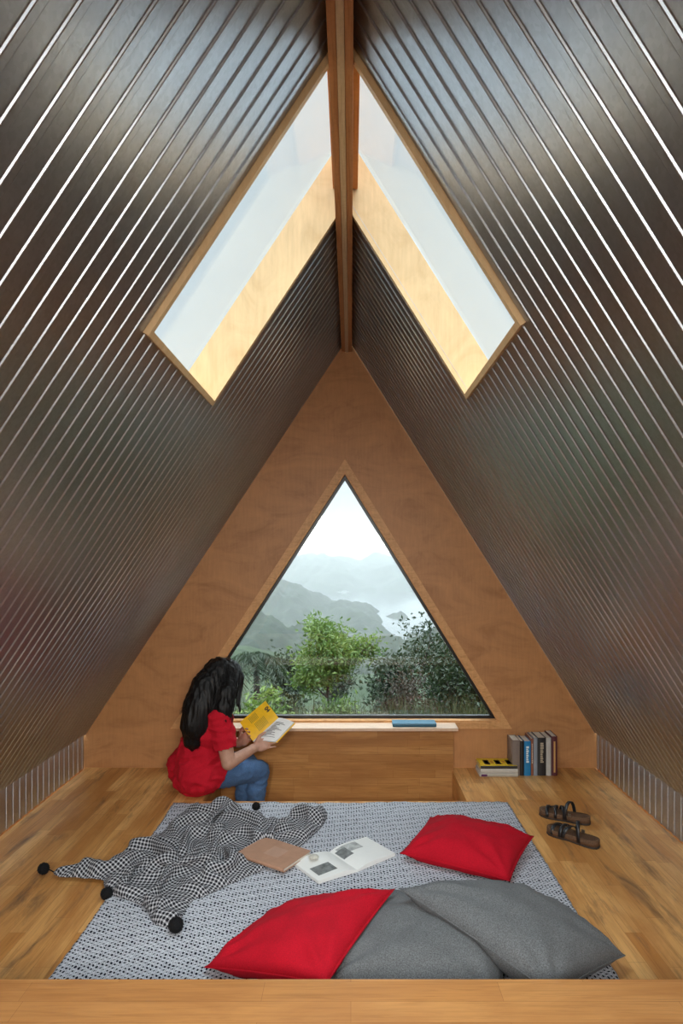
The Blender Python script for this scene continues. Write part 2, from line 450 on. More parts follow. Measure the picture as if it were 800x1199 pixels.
# corrugated roof slopes
PITCH = .0605
def rib_profile():
    """(t, h) around one pitch: wide pan, narrow rounded rib"""
    w = PITCH; pan = .66; d = .0042
    pr = [(0, 0), (pan*w-.001, 0), (pan*w+.0005, .0006), (pan*w+.0022, d-.0007), (pan*w+.0036, d)]
    pr += [(w-.0036, d), (w-.0022, d-.0007), (w-.0005, .0006)]
    return pr
PROF = rib_profile()
def sheet(name, y0, y1, top, bot, mat, skip=None, sgn=1, parent=None, phase=0.0):
    """corrugated sheet between line top (x,z) and bot (x,z); ribs run top->bot, profile along y, relief inward"""
    top, bot = Vector((top[0], 0, top[1])), Vector((bot[0], 0, bot[1]))
    dr = (bot-top); nrm = Vector((0, 1, 0)).cross(dr).normalized()
    if nrm.dot(Vector((AX, 0, 1.0))-(top+bot)/2) < 0: nrm = -nrm
    vs, fs = [], []
    ys = []; k = math.floor((y0-phase)/PITCH)-1
    while phase+k*PITCH < y1+PITCH:
        for t, h in PROF:
            y = phase+k*PITCH+t
            if y0 < y < y1: ys.append((y, h))
        k += 1
    ys = [(y0, ys[0][1])]+ys+[(y1, ys[-1][1])]
    def piece(ys, t0, t1, segs):
        b = len(vs)
        for y, h in ys:
            for s in range(segs+1):
                f = t0+(t1-t0)*s/segs
                vs.append(top+dr*f+Vector((0, y, 0))+nrm*h)
        for i in range(len(ys)-1):
            for s in range(segs):
                a = b+i*(segs+1)+s; fs.append((a, a+1, a+segs+2, a+segs+1))
    if skip:
        def part(a, b): 
            q = [p for p in ys if a < p[0] < b]; 
            def hh(y):
                for (ya, ha), (yb, hb) in zip(ys, ys[1:]):
                    if ya <= y <= yb: return ha+(hb-ha)*(y-ya)/max(1e-9, yb-ya)
                return 0
            return [(a, hh(a))]+q+[(b, hh(b))]
        cur = y0
        for s0, s1, f in skip:
            piece(part(cur, s0), 0, 1, 8); piece(part(s0, s1), f, 1, 6); cur = s1
        piece(part(cur, y1), 0, 1, 8)
    else: piece(ys, 0, 1, 2)
    o = from_data(name, vs, fs, mat, parent, smooth=False)
    sm = o.modifiers.new('thickness', 'SOLIDIFY'); sm.thickness = .0012; sm.offset = 0
    return o
SY0, SY1 = 1.63, 2.35
BY0, BY1 = -1.45, -.15
fLb = (-.80-AX)/(LX-AX); fRb = (.74-AX)/(RX-AX)
fL = (-.529-AX)/(LX-AX); fR = (.444-AX)/(RX-AX)
struct(sheet('ceiling', YR, YB-.001, (AX, AZ), (LX-.004, LZ-.006), M_metal, [(BY0, BY1, fLb), (SY0, SY1, fL)], phase=.01))
struct(sheet('ceiling', YR, YB-.001, (AX, AZ), (RX+.004, RZ-.006), M_metal, [(BY0, BY1, fRb), (SY0, SY1, fR)], phase=.02))
# short corrugated knee walls
struct(sheet('wall_left', YR, YB-.001, (LX-.014, LZ+.01), (LX-.014, -.0), M_metal2))
struct(sheet('wall_right', YR, YB-.001, (RX+.014, RZ+.01), (RX+.014, -.0), M_metal2))

# ridge beam (two red planks and a pale strip between) and skylights
beam = empty('trim_ridge_beam'); struct(beam)
BX0, BX1, BZ = -.058, .006, 2.592
box_obj('plank', BX0, BX0+.022, YR, YB, BZ, AZ+.02, M_beam, beam, .0015)
box_obj('plank', BX1-.022, BX1, YR, YB, BZ, AZ+.02, M_beam, beam, .0015)
box_obj('strip', BX0+.0225, BX1-.0225, YR, YB, BZ-.004, AZ+.03, M_beam_mid, beam)
def skylight(name, ex, ez, sgn, xl, SY0=SY0, SY1=SY1):
    """timber-lined opening on one roof slope; s down the slope from the ridge, n outward"""
    top = Vector((AX, 0, AZ)); dr = (Vector((ex, 0, ez))-top).normalized()
    nrm = Vector((dr.z, 0, -dr.x))*(1 if sgn < 0 else -1)
    if nrm.z < 0: nrm = -nrm
    M = Matrix((( dr.x, 0, nrm.x, top.x), (0, 1, 0, 0), (dr.z, 0, nrm.z, top.z), (0, 0, 0, 1)))
    sl = (xl-AX)/dr.x
    r = empty(name); struct(r)
    D0, D1, T = -.018, .125, .018
    off = -.17; SY0 += .0006*sgn; SY1 += .0006*sgn
    box_obj('reveal_board', off, sl, SY1, SY1+T, D0, D1, M_liner, r, 0, M)
    box_obj('reveal_board', off, sl, SY0-T, SY0, D0, D1, M_liner, r, 0, M)
    box_obj('reveal_board', sl, sl+T, SY0-T+.0003, SY1+T-.0003, D0, D1, M_liner, r, 0, M)
    box_obj('pane', -.18, sl+T+.03, SY0-.03, SY1+.03, D1+.001, D1+.007, M_glass, r, 0, M)
    for o in r.children:                                  # mitre at the ridge
        bm = bmesh.new(); bm.from_mesh(o.data)
        g = bmesh.ops.bisect_plane(bm, geom=bm.verts[:]+bm.edges[:]+bm.faces[:], plane_co=(AX+.0005*sgn, 0, 0), plane_no=(-sgn, 0, 0), clear_outer=True)
        bmesh.ops.holes_fill(bm, edges=[e for e in bm.edges if e.is_boundary]); bm.to_mesh(o.data); bm.free()
    return r
skylight('window_2', LX, LZ, -1, -.529)
skylight('window_3', RX, RZ, 1, .444)
skylight('added_window_5', LX, LZ, -1, -.80, BY0, BY1)          # unseen pair added behind the camera to go with the fill lamps
skylight('added_window_6', RX, RZ, 1, .74, BY0, BY1)
struct(box_obj('trim_ridge_fin', -.068, .026, SY0, SY1, AZ+.021, AZ+.235, M_fin, bevel=.002))
struct(box_obj('trim_ridge_fin', -.068, .026, BY0, BY1, AZ+.021, AZ+.235, M_fin, bevel=.002))
def portal(name, loc, rot, sx, sy):
    l = bpy.data.lights.new(name, 'AREA'); l.shape = 'RECTANGLE'; l.size = sx; l.size_y = sy; l.cycles.is_portal = True
    o = bpy.data.objects.new(name, l); C.objects.link(o); o.location = loc; o.rotation_euler = rot
for y0_, y1_ in ((SY0, SY1),):
    portal('daylight_portal', (-.45, (y0_+y1_)/2, 2.36), (0, math.radians(56.5)*-1, 0), 1.5, y1_-y0_)
    portal('daylight_portal', (.41, (y0_+y1_)/2, 2.36), (0, math.radians(58)*1, 0), 1.5, y1_-y0_)
portal('daylight_portal', (-.02, YB+.12, 1.1), (-PI/2, 0, 0), 2.2, 1.8)
portal('daylight_portal', (-.02, YR-.15, 1.3), (PI/2, 0, 0), 3.0, 2.6)

# lower storey and rear gable (unseen, behind the camera; glazed to let outside light in)
bm = bmesh.new(); box(bm, LX-.3, RX+.3, YR, YB+.1, -2.5, -2.4); struct(from_bm('floor_lower', bm, M_floor))
struct(box_obj('wall_lower_left', LX-.10, LX-.03, YR, YB+.1, -2.4, -.001, M_ply))
struct(box_obj('wall_lower_right', RX+.03, RX+.10, YR, YB+.1, -2.4, -.001, M_ply))
struct(box_obj('wall_lower_back', LX, RX, 1.35, 1.45, -2.4, -.061, M_ply))
rt = [(AX, 2.45), (LX+.22, .12), (RX-.22, .12)]
tri_wall('wall_front', YR-.1, YR, rt, (LX-.02, LZ), (RX+.02, RZ), (AX, AZ+.03), -2.4, M_ply)
rear = struct(empty('window_4'))
tri_ring('frame', YR-.07, YR-.03, offset_tri(rt, -.001), offset_tri(rt, -.03), M_black, rear)
bm = bmesh.new(); extrude_poly(bm, [(x, YR-.05, z) for x, z in offset_tri(rt, -.02)], (0, .006, 0)); from_bm('pane', bm, M_glass, rear)

#@@OBJECTS@@
# ------------------------------------------------------------------ outdoors: ground, hills, lake, haze, plants
def fbm(x, y, z=0.0, o=4):
    return noise.fractal(Vector((x, y, z)), 1.0, 2.0, o)
def interp(pts, x):
    if x <= pts[0][0]: return pts[0][1]
    for (a, b), (c, d) in zip(pts, pts[1:]):
        if x <= c:
            f = (x-a)/(c-a); f = f*f*(3-2*f); return b+(d-b)*f
    return pts[-1][1]
def foliage_mat(name, c1, c2, scale=.5, rough=.8):
    m, t, b = new_mat(name)
    v = nz(t, coords(t), scale, 6, .65)
    t.links.new(ramp(t, v, [(0.35, c1), (0.65, c2)]), b.inputs['Base Color'])
    b.inputs['Roughness'].default_value = rough; b.inputs['Specular IOR Level'].default_value = .2
    return m
M_forest = foliage_mat('hill_forest', (.006, .010, .006), (.016, .023, .012), .09)
M_meadow = foliage_mat('hill_meadow', (.012, .021, .009), (.030, .043, .019), .12)
def ridge(name, D, crest, depth_front, base_z, mat, x0, x1, nx, ny, bumpiness, bscale, back=.35, kind='structure'):
    """a long hill: crest line (photo px -> px height at distance D), sloping down towards the house"""
    vs, fs = [], []
    for j in range(ny+1):
        v = j/ny                                   # 0 foot (near) .. 1 behind the crest
        y = D-depth_front+depth_front*(1+back)*v
        for i in range(nx+1):
            px = x0+(x1-x0)*i/nx; X = (px-VX)*D/F_PX
            cz = EYE-(interp(crest, px)-VY)*D/F_PX
            w = (y-(D-depth_front))/depth_front
            w = min(w, 2-w) if w > 1 else w
            w = max(0, min(1, w)); w = w**.8
            b = (1-noise.cell_vector(Vector((0, 0, 0))).x*0)*0
            n1 = noise.voronoi(Vector((X/bscale, y/bscale, D)))[0][0]
            n2 = fbm(X/(bscale*3), y/(bscale*3), D*.1)
            z = base_z+(cz-base_z)*w+bumpiness*((.6-n1)*1.0+n2*1.6)
            vs.append((X, y, z))
    for j in range(ny):
        for i in range(nx):
            a = j*(nx+1)+i; fs.append((a, a+1, a+nx+2, a+nx+1))
    o = from_data(name, vs, fs, mat, None, True); struct(o, kind)
    return o
ridge('hills', 2600, [(150, 652), (300, 643), (350, 638), (400, 644), (470, 638), (560, 646), (700, 650)], 500, -62, M_forest, 60, 760, 160, 20, 5, 60)
ridge('hills', 1500, [(150, 650), (290, 664), (340, 652), (372, 648), (410, 657), (450, 652), (490, 664), (560, 672), (640, 690), (760, 700)], 420, -62, M_forest, 60, 760, 260, 30, 10, 26)
ridge('hills', 620, [(120, 650), (280, 672), (310, 676), (345, 690), (385, 708), (430, 712), (455, 730), (500, 738), (520, 750), (545, 800), (600, 830)], 230, -62, M_forest, 80, 620, 300, 60, 6.0, 13)
ridge('hills', 230, [(120, 690), (270, 728), (300, 735), (350, 752), (420, 775), (500, 772), (560, 742), (600, 735), (700, 730)], 150, -34, M_forest, 60, 760, 300, 70, 3.0, 5.5)
ridge('meadow', 95, [(120, 745), (260, 765), (310, 785), (360, 812), (430, 822), (520, 818), (640, 800)], 72, -22.0, M_meadow, 60, 700, 220, 60, .35, 2.2)
m, t, b = new_mat('lake_water'); b.inputs['Base Color'].default_value = (.02, .024, .024, 1); b.inputs['Roughness'].default_value = .12
box_obj('lake', -1200, 1400, 240, 1600, -62, -61, m)['kind'] = 'structure'
M_ground = foliage_mat('ground_grass', (.015, .022, .006), (.04, .04, .015), 1.5)
def gz(y): return -2.4 if y < 12.3 else -2.4-(y-12.3)*.62
bm = bmesh.new(); extrude_poly(bm, [(-16, y, z) for y, z in ((YB+.25, -2.4), (12.3, -2.4), (26, gz(26)), (26, -12), (YB+.25, -12))], (32, 0, 0)); struct(from_bm('ground', bm, M_ground))

m, t, b = new_mat('valley_mist'); t.nodes.remove(b)
vs_ = N(t, 'ShaderNodeVolumeScatter'); vs_.inputs['Color'].default_value = (.096, .096, .097, 1); vs_.inputs['Density'].default_value = .0044
vs_.inputs['Anisotropy'].default_value = .35
t.links.new(vs_.outputs[0], t.nodes['Material Output'].inputs['Volume'])
mist = box_obj('mist', -1600, 1600, 29, 3300, -70, 70, m); tag(mist, 'pale grey mist hanging over the wooded valley and lake', 'mist', kind='stuff')

def leaf_mat(name, c1, c2, rough=.5):
    m, t, b = new_mat(name)
    v = nz(t, coords(t), 2.5, 3)
    n2 = nz(t, coords(t), 30, 1)
    c = ramp(t, v, [(0.35, c1), (0.65, c2)])
    c = mixc(t, 'MULTIPLY', .6, c, ramp(t, n2, [(0.3, (.6, .65, .6)), (0.7, (1.25, 1.2, 1.1))]))
    t.links.new(c, b.inputs['Base Color']); b.inputs['Roughness'].default_value = rough
    b.inputs['Subsurface Weight'].default_value = 0
    tl = N(t, 'ShaderNodeBsdfTranslucent'); t.links.new(c, tl.inputs[0])
    mx = N(t, 'ShaderNodeMixShader'); mx.inputs[0].default_value = .4
    t.links.new(b.outputs[0], mx.inputs[1]); t.links.new(tl.outputs[0], mx.inputs[2])
    t.links.new(mx.outputs[0], t.nodes['Material Output'].inputs[0])
    return m
M_leaf = leaf_mat('fresh_green_leaves', (.040, .095, .014), (.13, .18, .035))
M_leaf_dark = leaf_mat('dark_green_leaves', (.010, .022, .007), (.022, .038, .013))
M_leaf_dry = leaf_mat('dry_brown_leaves', (.022, .012, .006), (.045, .027, .012))
M_grassm = leaf_mat('tall_grass_blades', (.025, .033, .008), (.058, .058, .022))
M_bark = flat('bark', (.02, .016, .012), .9, 0, .3, 20, .5)
rng = np.random.default_rng(11)
def leaves_obj(name, pts, dirs, length, width, mat, parent=None):
    """six-vertex folded leaves, one mesh"""
    n = len(pts); vs = np.zeros((n*6, 3)); fs = []
    for i in range(n):
        p = np.array(pts[i]); d = np.array(dirs[i]); d = d/np.linalg.norm(d)
        r = rng.normal(size=3); s = np.cross(d, r); s /= np.linalg.norm(s)+1e-9; u = np.cross(s, d)
        L = length*rng.uniform(.7, 1.25); w = width*rng.uniform(.8, 1.2)
        vs[i*6+0] = p; vs[i*6+1] = p+d*L*.45+s*w*.5+u*w*.15; vs[i*6+2] = p+d*L*.5-u*w*.1
        vs[i*6+3] = p+d*L*.45-s*w*.5+u*w*.15; vs[i*6+4] = p+d*L-u*L*.12; vs[i*6+5] = p+d*L*.2-u*w*.02
        k = i*6; fs += [(k, k+5, k+1), (k+5, k+2, k+1), (k, k+3, k+5), (k+5, k+3, k+2), (k+1, k+2, k+4), (k+2, k+3, k+4)]
    return from_data(name, vs, fs, mat, parent)
def branchy(root, height, spread, levels, seed, trunk_r, droop=.0, lean=(0, 0, 0), first=.3, kids=5):
    """returns branch tubes and twig tips"""
    rr = random.Random(seed); tubes, tips = [], []
    def grow(p, d, L, r, lv):
        pts = [p.copy()]; q = p.copy(); dd = d.copy(); n = 5
        for i in range(n):
            dd = (dd+Vector((rr.uniform(-.16, .16), rr.uniform(-.16, .16), rr.uniform(-.05, .12)-droop*.1))).normalized()
            q = q+dd*L/n; pts.append(q.copy())
        tubes.append((pts, [r*(1-.14*k) for k in range(n+1)]))
        if lv >= levels:
            for k in range(1, n+1): tips.append((pts[k].copy(), dd.copy()))
            return
        for k in range(kids if lv else kids+3):
            f = rr.uniform(first if lv == 0 else .3, 1.0); j = min(n-1, int(f*n)); base = pts[j].lerp(pts[j+1], f*n-j if j < n else 0)
            a = rr.uniform(0, 2*PI); el = rr.uniform(.15, 1.0)
            nd = Vector((math.cos(a)*spread, math.sin(a)*spread, el)).normalized()
            nd = (nd*.8+dd*.35).normalized()
            grow(base, nd, L*rr.uniform(.38, .62)*(1.0 if lv else (1.25-f*.55)), r*.5, lv+1)
    grow(Vector(root), (Vector((0, 0, 1))+Vector(lean)).normalized(), height, trunk_r, 0)
    return tubes, tips
def make_tree(name, root, height, spread, levels, seed, trunk_r, nleaf, L, w, mat, label, cat, group=None, first=.3, kids=5, droop=.0, clump=.12, bark=M_bark):
    e = empty(name, root); tag(e, label, cat, group)
    tubes, tips = branchy((0, 0, 0), height, spread, levels, seed, trunk_r, droop, first=first, kids=kids)
    bm = bmesh.new()
    for pts, rs in tubes: tube(bm, pts, rs, 5, True)
    from_bm('trunk', bm, bark, e, True)
    pts, dirs = [], []
    for k in range(nleaf):
        p, d = tips[int(rng.integers(len(tips)))]
        pts.append(np.array(p)+rng.normal(size=3)*clump); dirs.append(np.array(d)*.4+rng.normal(size=3)*.7+np.array((0, 0, -.45)))
    leaves_obj('foliage', pts, dirs, L, w, mat, e)
    return e
make_tree('tree', (-.52, 12.0, -2.4), 1.95, 1.75, 2, 5, .035, 6500, .115, .042, M_leaf,
          'slender young tree with bright green leaves in the middle of the window view', 'tree', first=.32, kids=6, clump=.11)
make_tree('tree', (2.9, 17.0, gz(17)-.1), 4.0, .85, 2, 9, .09, 16000, .13, .07, M_leaf_dark,
          'dense dark green tree low at the right of the window view', 'tree', first=.15, kids=6, clump=.28)
make_tree('tree', (5.0, 23.5, gz(23.5)-.1), 5.6, .75, 2, 19, .09, 16000, .16, .08, M_leaf_dark,
          'taller hazy dark tree at the window view\'s far right corner', 'tree', first=.2, kids=6, clump=.32)
make_tree('shrub', (-1.32, 10.5, -2.4), 1.05, 1.2, 2, 3, .02, 1500, .12, .045, M_leaf,
          'low bright green leafy shrub left of the slender tree', 'shrub', first=.15, kids=5, clump=.09)
make_tree('shrub', (-.35, 11.2, -2.4), .9, 1.3, 2, 13, .02, 1500, .11, .042, M_leaf,
          'low green shrub at the foot of the slender tree', 'shrub', first=.15, kids=5, clump=.10)
make_tree('dry_bush', (1.35, 13.6, gz(13.6)), 1.5, 1.6, 2, 23, .025, 2600, .09, .035, M_leaf_dry,
          'bush with dry brown leaves before the dark tree', 'bush', first=.1, kids=6, clump=.15)
# bushes further down the slope
for k, (px, py, Y, h) in enumerate(((345, 800, 45, 4.5), (455, 800, 38, 3.6), (255, 806, 78, 6.0), (395, 790, 60, 4.5))):
    g = P(px, py, Y); 
    make_tree('bush', (g.x, g.y, g.z-h*.55), h*.75, 1.4, 1, 40+k, .12, 2200, .34, .17, M_leaf_dark,
              ['round dark bush behind the slender tree', 'dark bush between the slender tree and the dense dark tree',
               'hazy bush below the palm at the left of the view', 'hazy bush down the slope behind the tree crown'][k], 'bush', first=.05, kids=8, clump=.5)
# palm in the mist at the left
pr = P(300, 838, 42.0); pt = P(299, 768, 42.0)
palm = empty('palm_tree', pr); tag(palm, 'hazy palm with drooping fronds at the left of the window view', 'palm tree')
bm = bmesh.new(); H = pt.z-pr.z; tube(bm, [(0, 0, -2), (.05, 0, H*.5), (0, 0, H)], [.28, .22, .2], 8); from_bm('trunk', bm, M_bark, palm, True)
pts, dirs = [], []
for k in range(26):
    a = 2*PI*k/26+rng.uniform(-.1, .1); L = rng.uniform(1.9, 2.7); e0 = rng.uniform(.1, 1.1)
    for s in range(22):
        f = s/21; x = L*f*math.cos(e0*(1-f)); z = L*(math.sin(e0)*f-1.0*f*f*(.9+.5*e0))
        for sd in (-1, 1):
            pts.append((math.cos(a)*x, math.sin(a)*x, H+z)); dirs.append((math.cos(a)*.4-math.sin(a)*sd, math.sin(a)*.4+math.cos(a)*sd, -.9))
leaves_obj('fronds', pts, dirs, .75, .10, M_leaf_dark, palm)
# tall grass beyond the sill
n = 9000; pts = np.stack([rng.uniform(-4.2, 4.2, n), rng.uniform(8.2, 11.5, n), np.full(n, -2.4)], 1)
vs, fs = [], []
for i in range(n):
    p = pts[i]; h = rng.uniform(.75, 1.32); a = rng.uniform(0, PI); w = .012; lx, ly = rng.normal(size=2)*.16
    dx, dy = math.cos(a)*w, math.sin(a)*w; k = len(vs)
    vs += [(p[0]-dx, p[1]-dy, p[2]), (p[0]+dx, p[1]+dy, p[2]), (p[0]-dx*.7+lx*.4, p[1]-dy*.7+ly*.4, p[2]+h*.6), (p[0]+dx*.7+lx*.4, p[1]+dy*.7+ly*.4, p[2]+h*.6), (p[0]+lx, p[1]+ly, p[2]+h)]
    fs += [(k, k+1, k+3, k+2), (k+2, k+3, k+4)]
g = from_data('tall_grass', vs, fs, M_grassm); tag(g, 'yellow green tall grass along the bottom of the window view', 'grass', kind='stuff')

# ------------------------------------------------------------------ rug
RUGZ = .012
RX0, RX1, RY0, RY1 = -.935, .832, 1.66, 3.30
nx, ny = 150, 120; vs, fs, uv = [], [], []
for j in range(ny+1):
    for i in range(nx+1):
        u, v = i/nx, j/ny
        x = RX0+(RX1-RX0)*u; y = RY0+(RY1-RY0)*v
        if i in (0, nx): x += .0015*math.sin(y*110)+.005*fbm(0, y*2.5, i)
        if j in (0, ny): y += .003*math.sin(x*90)+.018*fbm(x*2, 0, 3)+(.0 if j == 0 else .02*(u-.5)*2*u)
        z = RUGZ+.004*max(0, fbm(x*5, y*2.2, 7))+(.003 if (i+j) % 2 else 0)*(0 < i < nx and 0 < j < ny)
        if j > ny-12: z += .006*abs(fbm(x*6, y*3, 9))
        vs.append((x, y, z)); uv.append((x, y))
for j in range(ny):
    for i in range(nx):
        a = j*(nx+1)+i; fs.append((a, a+1, a+nx+2, a+nx+1))
rug = from_data('rug', vs, fs, M_rug, None, True, uv)
sm = rug.modifiers.new('thickness', 'SOLIDIFY'); sm.thickness = .0105; sm.offset = -1
tag(rug, 'chunky woven blue-grey and white rug spread over the wooden platform', 'rug')

# ------------------------------------------------------------------ crumpled check throw
OUT = [(65, 1016, .03), (92, 1010, .03), (122, 1007, .03), (139, 1000, .03), (150, 988, .03), (162, 979, .04), (172, 983, .03), (190, 972, .03), (200, 962, .03), (208, 951, .04),
       (222, 938, .05), (247, 936, .05), (280, 942, .04), (307, 955, .03), (331, 957, .03), (345, 947, .04), (365, 944, .04), (384, 948, .03), (383, 958, .02), (377, 968, .02),
       (354, 989, .02), (340, 1000, .02), (322, 1012, .015), (302, 1022, .015), (289, 1027, .015), (268, 1037, .015), (247, 1046, .015), (240, 1049, .02), (229, 1052, .015),
       (218, 1064, .015), (213, 1078, .015), (201, 1090, .01), (183, 1087, .01), (176, 1080, .01), (173, 1068, .01), (160, 1059, .01), (146, 1055, .01), (125, 1049, .01),
       (121, 1040, .005), (122, 1033, .005), (105, 1032, .005), (85, 1031, .005), (65, 1030, .005), (61, 1023, .01)]
poly = np.array([tuple(FL(*p))[:2] for p in OUT])
def poly_smooth(p, it=1):
    for _ in range(it):
        q = np.empty((len(p)*2, 2)); nx_ = np.roll(p, -1, 0); q[0::2] = p*.75+nx_*.25; q[1::2] = p*.25+nx_*.75; p = q
    return p
poly = poly_smooth(poly, 2)
step = .0145
gx = np.arange(poly[:, 0].min()-.02, poly[:, 0].max()+.02, step); gy = np.arange(poly[:, 1].min()-.02, poly[:, 1].max()+.02, step)
GX, GY = np.meshgrid(gx, gy)
A = poly; B = np.roll(poly, -1, 0)
inside = np.zeros(GX.shape, bool)
for (ax, ay), (bx_, by_) in zip(A, B):
    c = ((ay > GY) != (by_ > GY)) & (GX < (bx_-ax)*(GY-ay)/((by_-ay)+1e-12)+ax); inside ^= c
dist = np.full(GX.shape, 9.0); NX, NY = GX.copy(), GY.copy()
for (ax, ay), (bx_, by_) in zip(A, B):
    ex, ey = bx_-ax, by_-ay; t_ = np.clip(((GX-ax)*ex+(GY-ay)*ey)/(ex*ex+ey*ey+1e-12), 0, 1)
    qx, qy = ax+t_*ex, ay+t_*ey; d = np.hypot(GX-qx, GY-qy); m_ = d < dist
    dist = np.where(m_, d, dist); NX = np.where(m_, qx, NX); NY = np.where(m_, qy, NY)
keep = inside | (dist < step*.75)
snap = (dist < step*.75)
PXg = np.where(snap, NX, GX); PYg = np.where(snap, NY, GY)
idx = -np.ones(GX.shape, int); idx[keep] = np.arange(keep.sum())
n_v = int(keep.sum()); jj, ii = np.nonzero(keep); gid = idx
snapv = snap[keep]; X0 = np.stack([PXg[keep], PYg[keep]], 1)
def base_z(x): return .0235
EX, EY = 1.46, 1.38                                            # slack cloth: longer than the ground it covers
rest_uv = np.stack([ii*step*EX, jj*step*EY], 1)
def pairs(di, dj):
    a = gid[max(0, -dj):gid.shape[0]-max(0, dj), max(0, -di):gid.shape[1]-max(0, di)]
    b_ = gid[max(0, dj):gid.shape[0]+min(0, dj), max(0, di):gid.shape[1]+min(0, di)]
    m_ = (a >= 0) & (b_ >= 0); a, b_ = a[m_], b_[m_]
    return a, b_, np.linalg.norm(rest_uv[a]-rest_uv[b_], axis=1)
cons = [(pairs(1, 0), 0), (pairs(0, 1), 0), (pairs(1, 1), 2), (pairs(1, -1), 2), (pairs(2, 0), 1), (pairs(0, 2), 1), (pairs(2, 2), 1), (pairs(2, -2), 1)]
pos = np.zeros((n_v, 3)); pos[:, :2] = X0
zz = np.array([abs(noise.noise(Vector((x*6+1.8*noise.noise(Vector((y*3, x*2, 4))), y*9, 1.0))))*2+.6*noise.noise(Vector((x*14, y*16, 6))) for x, y in X0])
heap = np.exp(-((X0[:, 0]+.80)**2/.06+(X0[:, 1]-3.08)**2/.03))
rise = np.clip(dist[keep]/.05, 0, 1)
pos[:, 2] = base_z(0)+np.where(snapv, 0, np.clip(zz, 0, 1.6)*.08*rise)
invw = np.where(snapv, 0.0, 1.0); vel = np.zeros_like(pos)
cap = .078+.035*heap+.0235
for it in range(240):
    old = pos.copy(); pos = pos+vel*invw[:, None]; pos[:, 2] -= .00022*invw
    for rep_ in range(5):
        for (a, b_, L0_), kind_ in cons:
            d_ = pos[b_]-pos[a]; l_ = np.linalg.norm(d_, axis=1)+1e-9
            if kind_ == 0: e_ = l_-L0_; k_ = .95
            elif kind_ == 2: e_ = l_-L0_; k_ = .25
            else: e_ = np.minimum(0, l_-L0_*.74); k_ = .45
            wsum = invw[a]+invw[b_]+1e-9; cor = (d_/l_[:, None])*(e_*k_*.5/wsum)[:, None]
            for c_ in range(3):
                pos[:, c_] += np.bincount(a, cor[:, c_]*invw[a], n_v)-np.bincount(b_, cor[:, c_]*invw[b_], n_v)
        pos[:, 2] = np.maximum(pos[:, 2], base_z(0))
        hi = pos[:, 2] > cap; pos[hi, 2] = cap[hi]*.4+pos[hi, 2]*.6
    vel = np.clip((pos-old)*.80, -.003, .003)
print('THROW z', pos[:, 2].min(), pos[:, 2].mean(), pos[:, 2].max(), n_v)
sa, sb, _ = pairs(1, 0); sc_, sd, _ = pairs(0, 1); ea = np.concatenate([sa, sc_]); eb = np.concatenate([sb, sd])
for it in range(1):
    acc = np.zeros_like(pos); cnt = np.bincount(ea, minlength=n_v)+np.bincount(eb, minlength=n_v)
    for c_ in range(3): acc[:, c_] = np.bincount(ea, pos[eb, c_], n_v)+np.bincount(eb, pos[ea, c_], n_v)
    pos = np.where(snapv[:, None], pos, pos*.5+.5*acc/np.maximum(cnt, 1)[:, None])
pos[snapv, 2] = .0185
rq = .45; cq, sq = math.cos(rq), math.sin(rq)
uv = np.stack([rest_uv[:, 0]*cq-rest_uv[:, 1]*sq, rest_uv[:, 0]*sq+rest_uv[:, 1]*cq], 1)
NBOX = [FL(x, y, .04) for x, y in ((311, 982.6), (362, 996), (345, 1022.5), (284, 1001.5))]
fs = []
for j in range(GX.shape[0]-1):
    for i in range(GX.shape[1]-1):
        q = (idx[j, i], idx[j, i+1], idx[j+1, i+1], idx[j+1, i])
        if min(q) >= 0: fs.append(q)
def in_quad(p, Q):
    return all((Q[(k+1) % 4].x-Q[k].x)*(p[1]-Q[k].y)-(Q[(k+1) % 4].y-Q[k].y)*(p[0]-Q[k].x) < .012*(Q[(k+1) % 4]-Q[k]).length for k in range(4))
for k in range(n_v):
    if in_quad(pos[k], NBOX): pos[k, 2] = min(pos[k, 2], .0265)
throw = from_data('throw_blanket', pos, fs, M_check, None, True, uv)
sm = throw.modifiers.new('smooth', 'SUBSURF'); sm.levels = 2; sm.render_levels = 2; sm.boundary_smooth = 'PRESERVE_CORNERS'
sm = throw.modifiers.new('thickness', 'SOLIDIFY'); sm.thickness = .0045; sm.offset = -1
tag(throw, 'crumpled black and white checked throw with black pompoms on the rug\'s left', 'blanket')
for k, (px, py, r, tx, ty) in enumerate(((51, 1017, .024, 63, 1021), (125, 1046, .024, 123, 1040), (206, 1083, .027, 200, 1084), (300, 944, .021, 300, 950))):
    zc = r+.001 if k < 2 else r+RUGZ+.002
    if k == 3: zc = .06
    c = FL(px, py, zc); bm = bmesh.new()
    bmesh.ops.create_icosphere(bm, subdivisions=4, radius=r*.93, matrix=Matrix.Translation(c))
    for v in bm.verts:
        n_ = (v.co-c).normalized(); v.co += n_*r*.11*noise.noise(v.co*420)
    for q in range(420):                                   # wool tufts
        d = Vector(rng.normal(size=3)).normalized(); s = d.orthogonal().normalized()*.0012
        a1 = bm.verts.new(c+d*r*.85+s); a2 = bm.verts.new(c+d*r*.85-s); a3 = bm.verts.new(c+d*r*rng.uniform(1.0, 1.1)); bm.faces.new((a1, a2, a3))
    pm = from_bm('pompom', bm, M_pom, throw, True, recalc=False)
    e = FL(tx, ty, .018 if k != 3 else .035); bm = bmesh.new(); tube(bm, [c, c.lerp(e, .5)+Vector((0, 0, .004)), e], .0022, 6); from_bm('pompom_cord', bm, M_pom, throw, True)

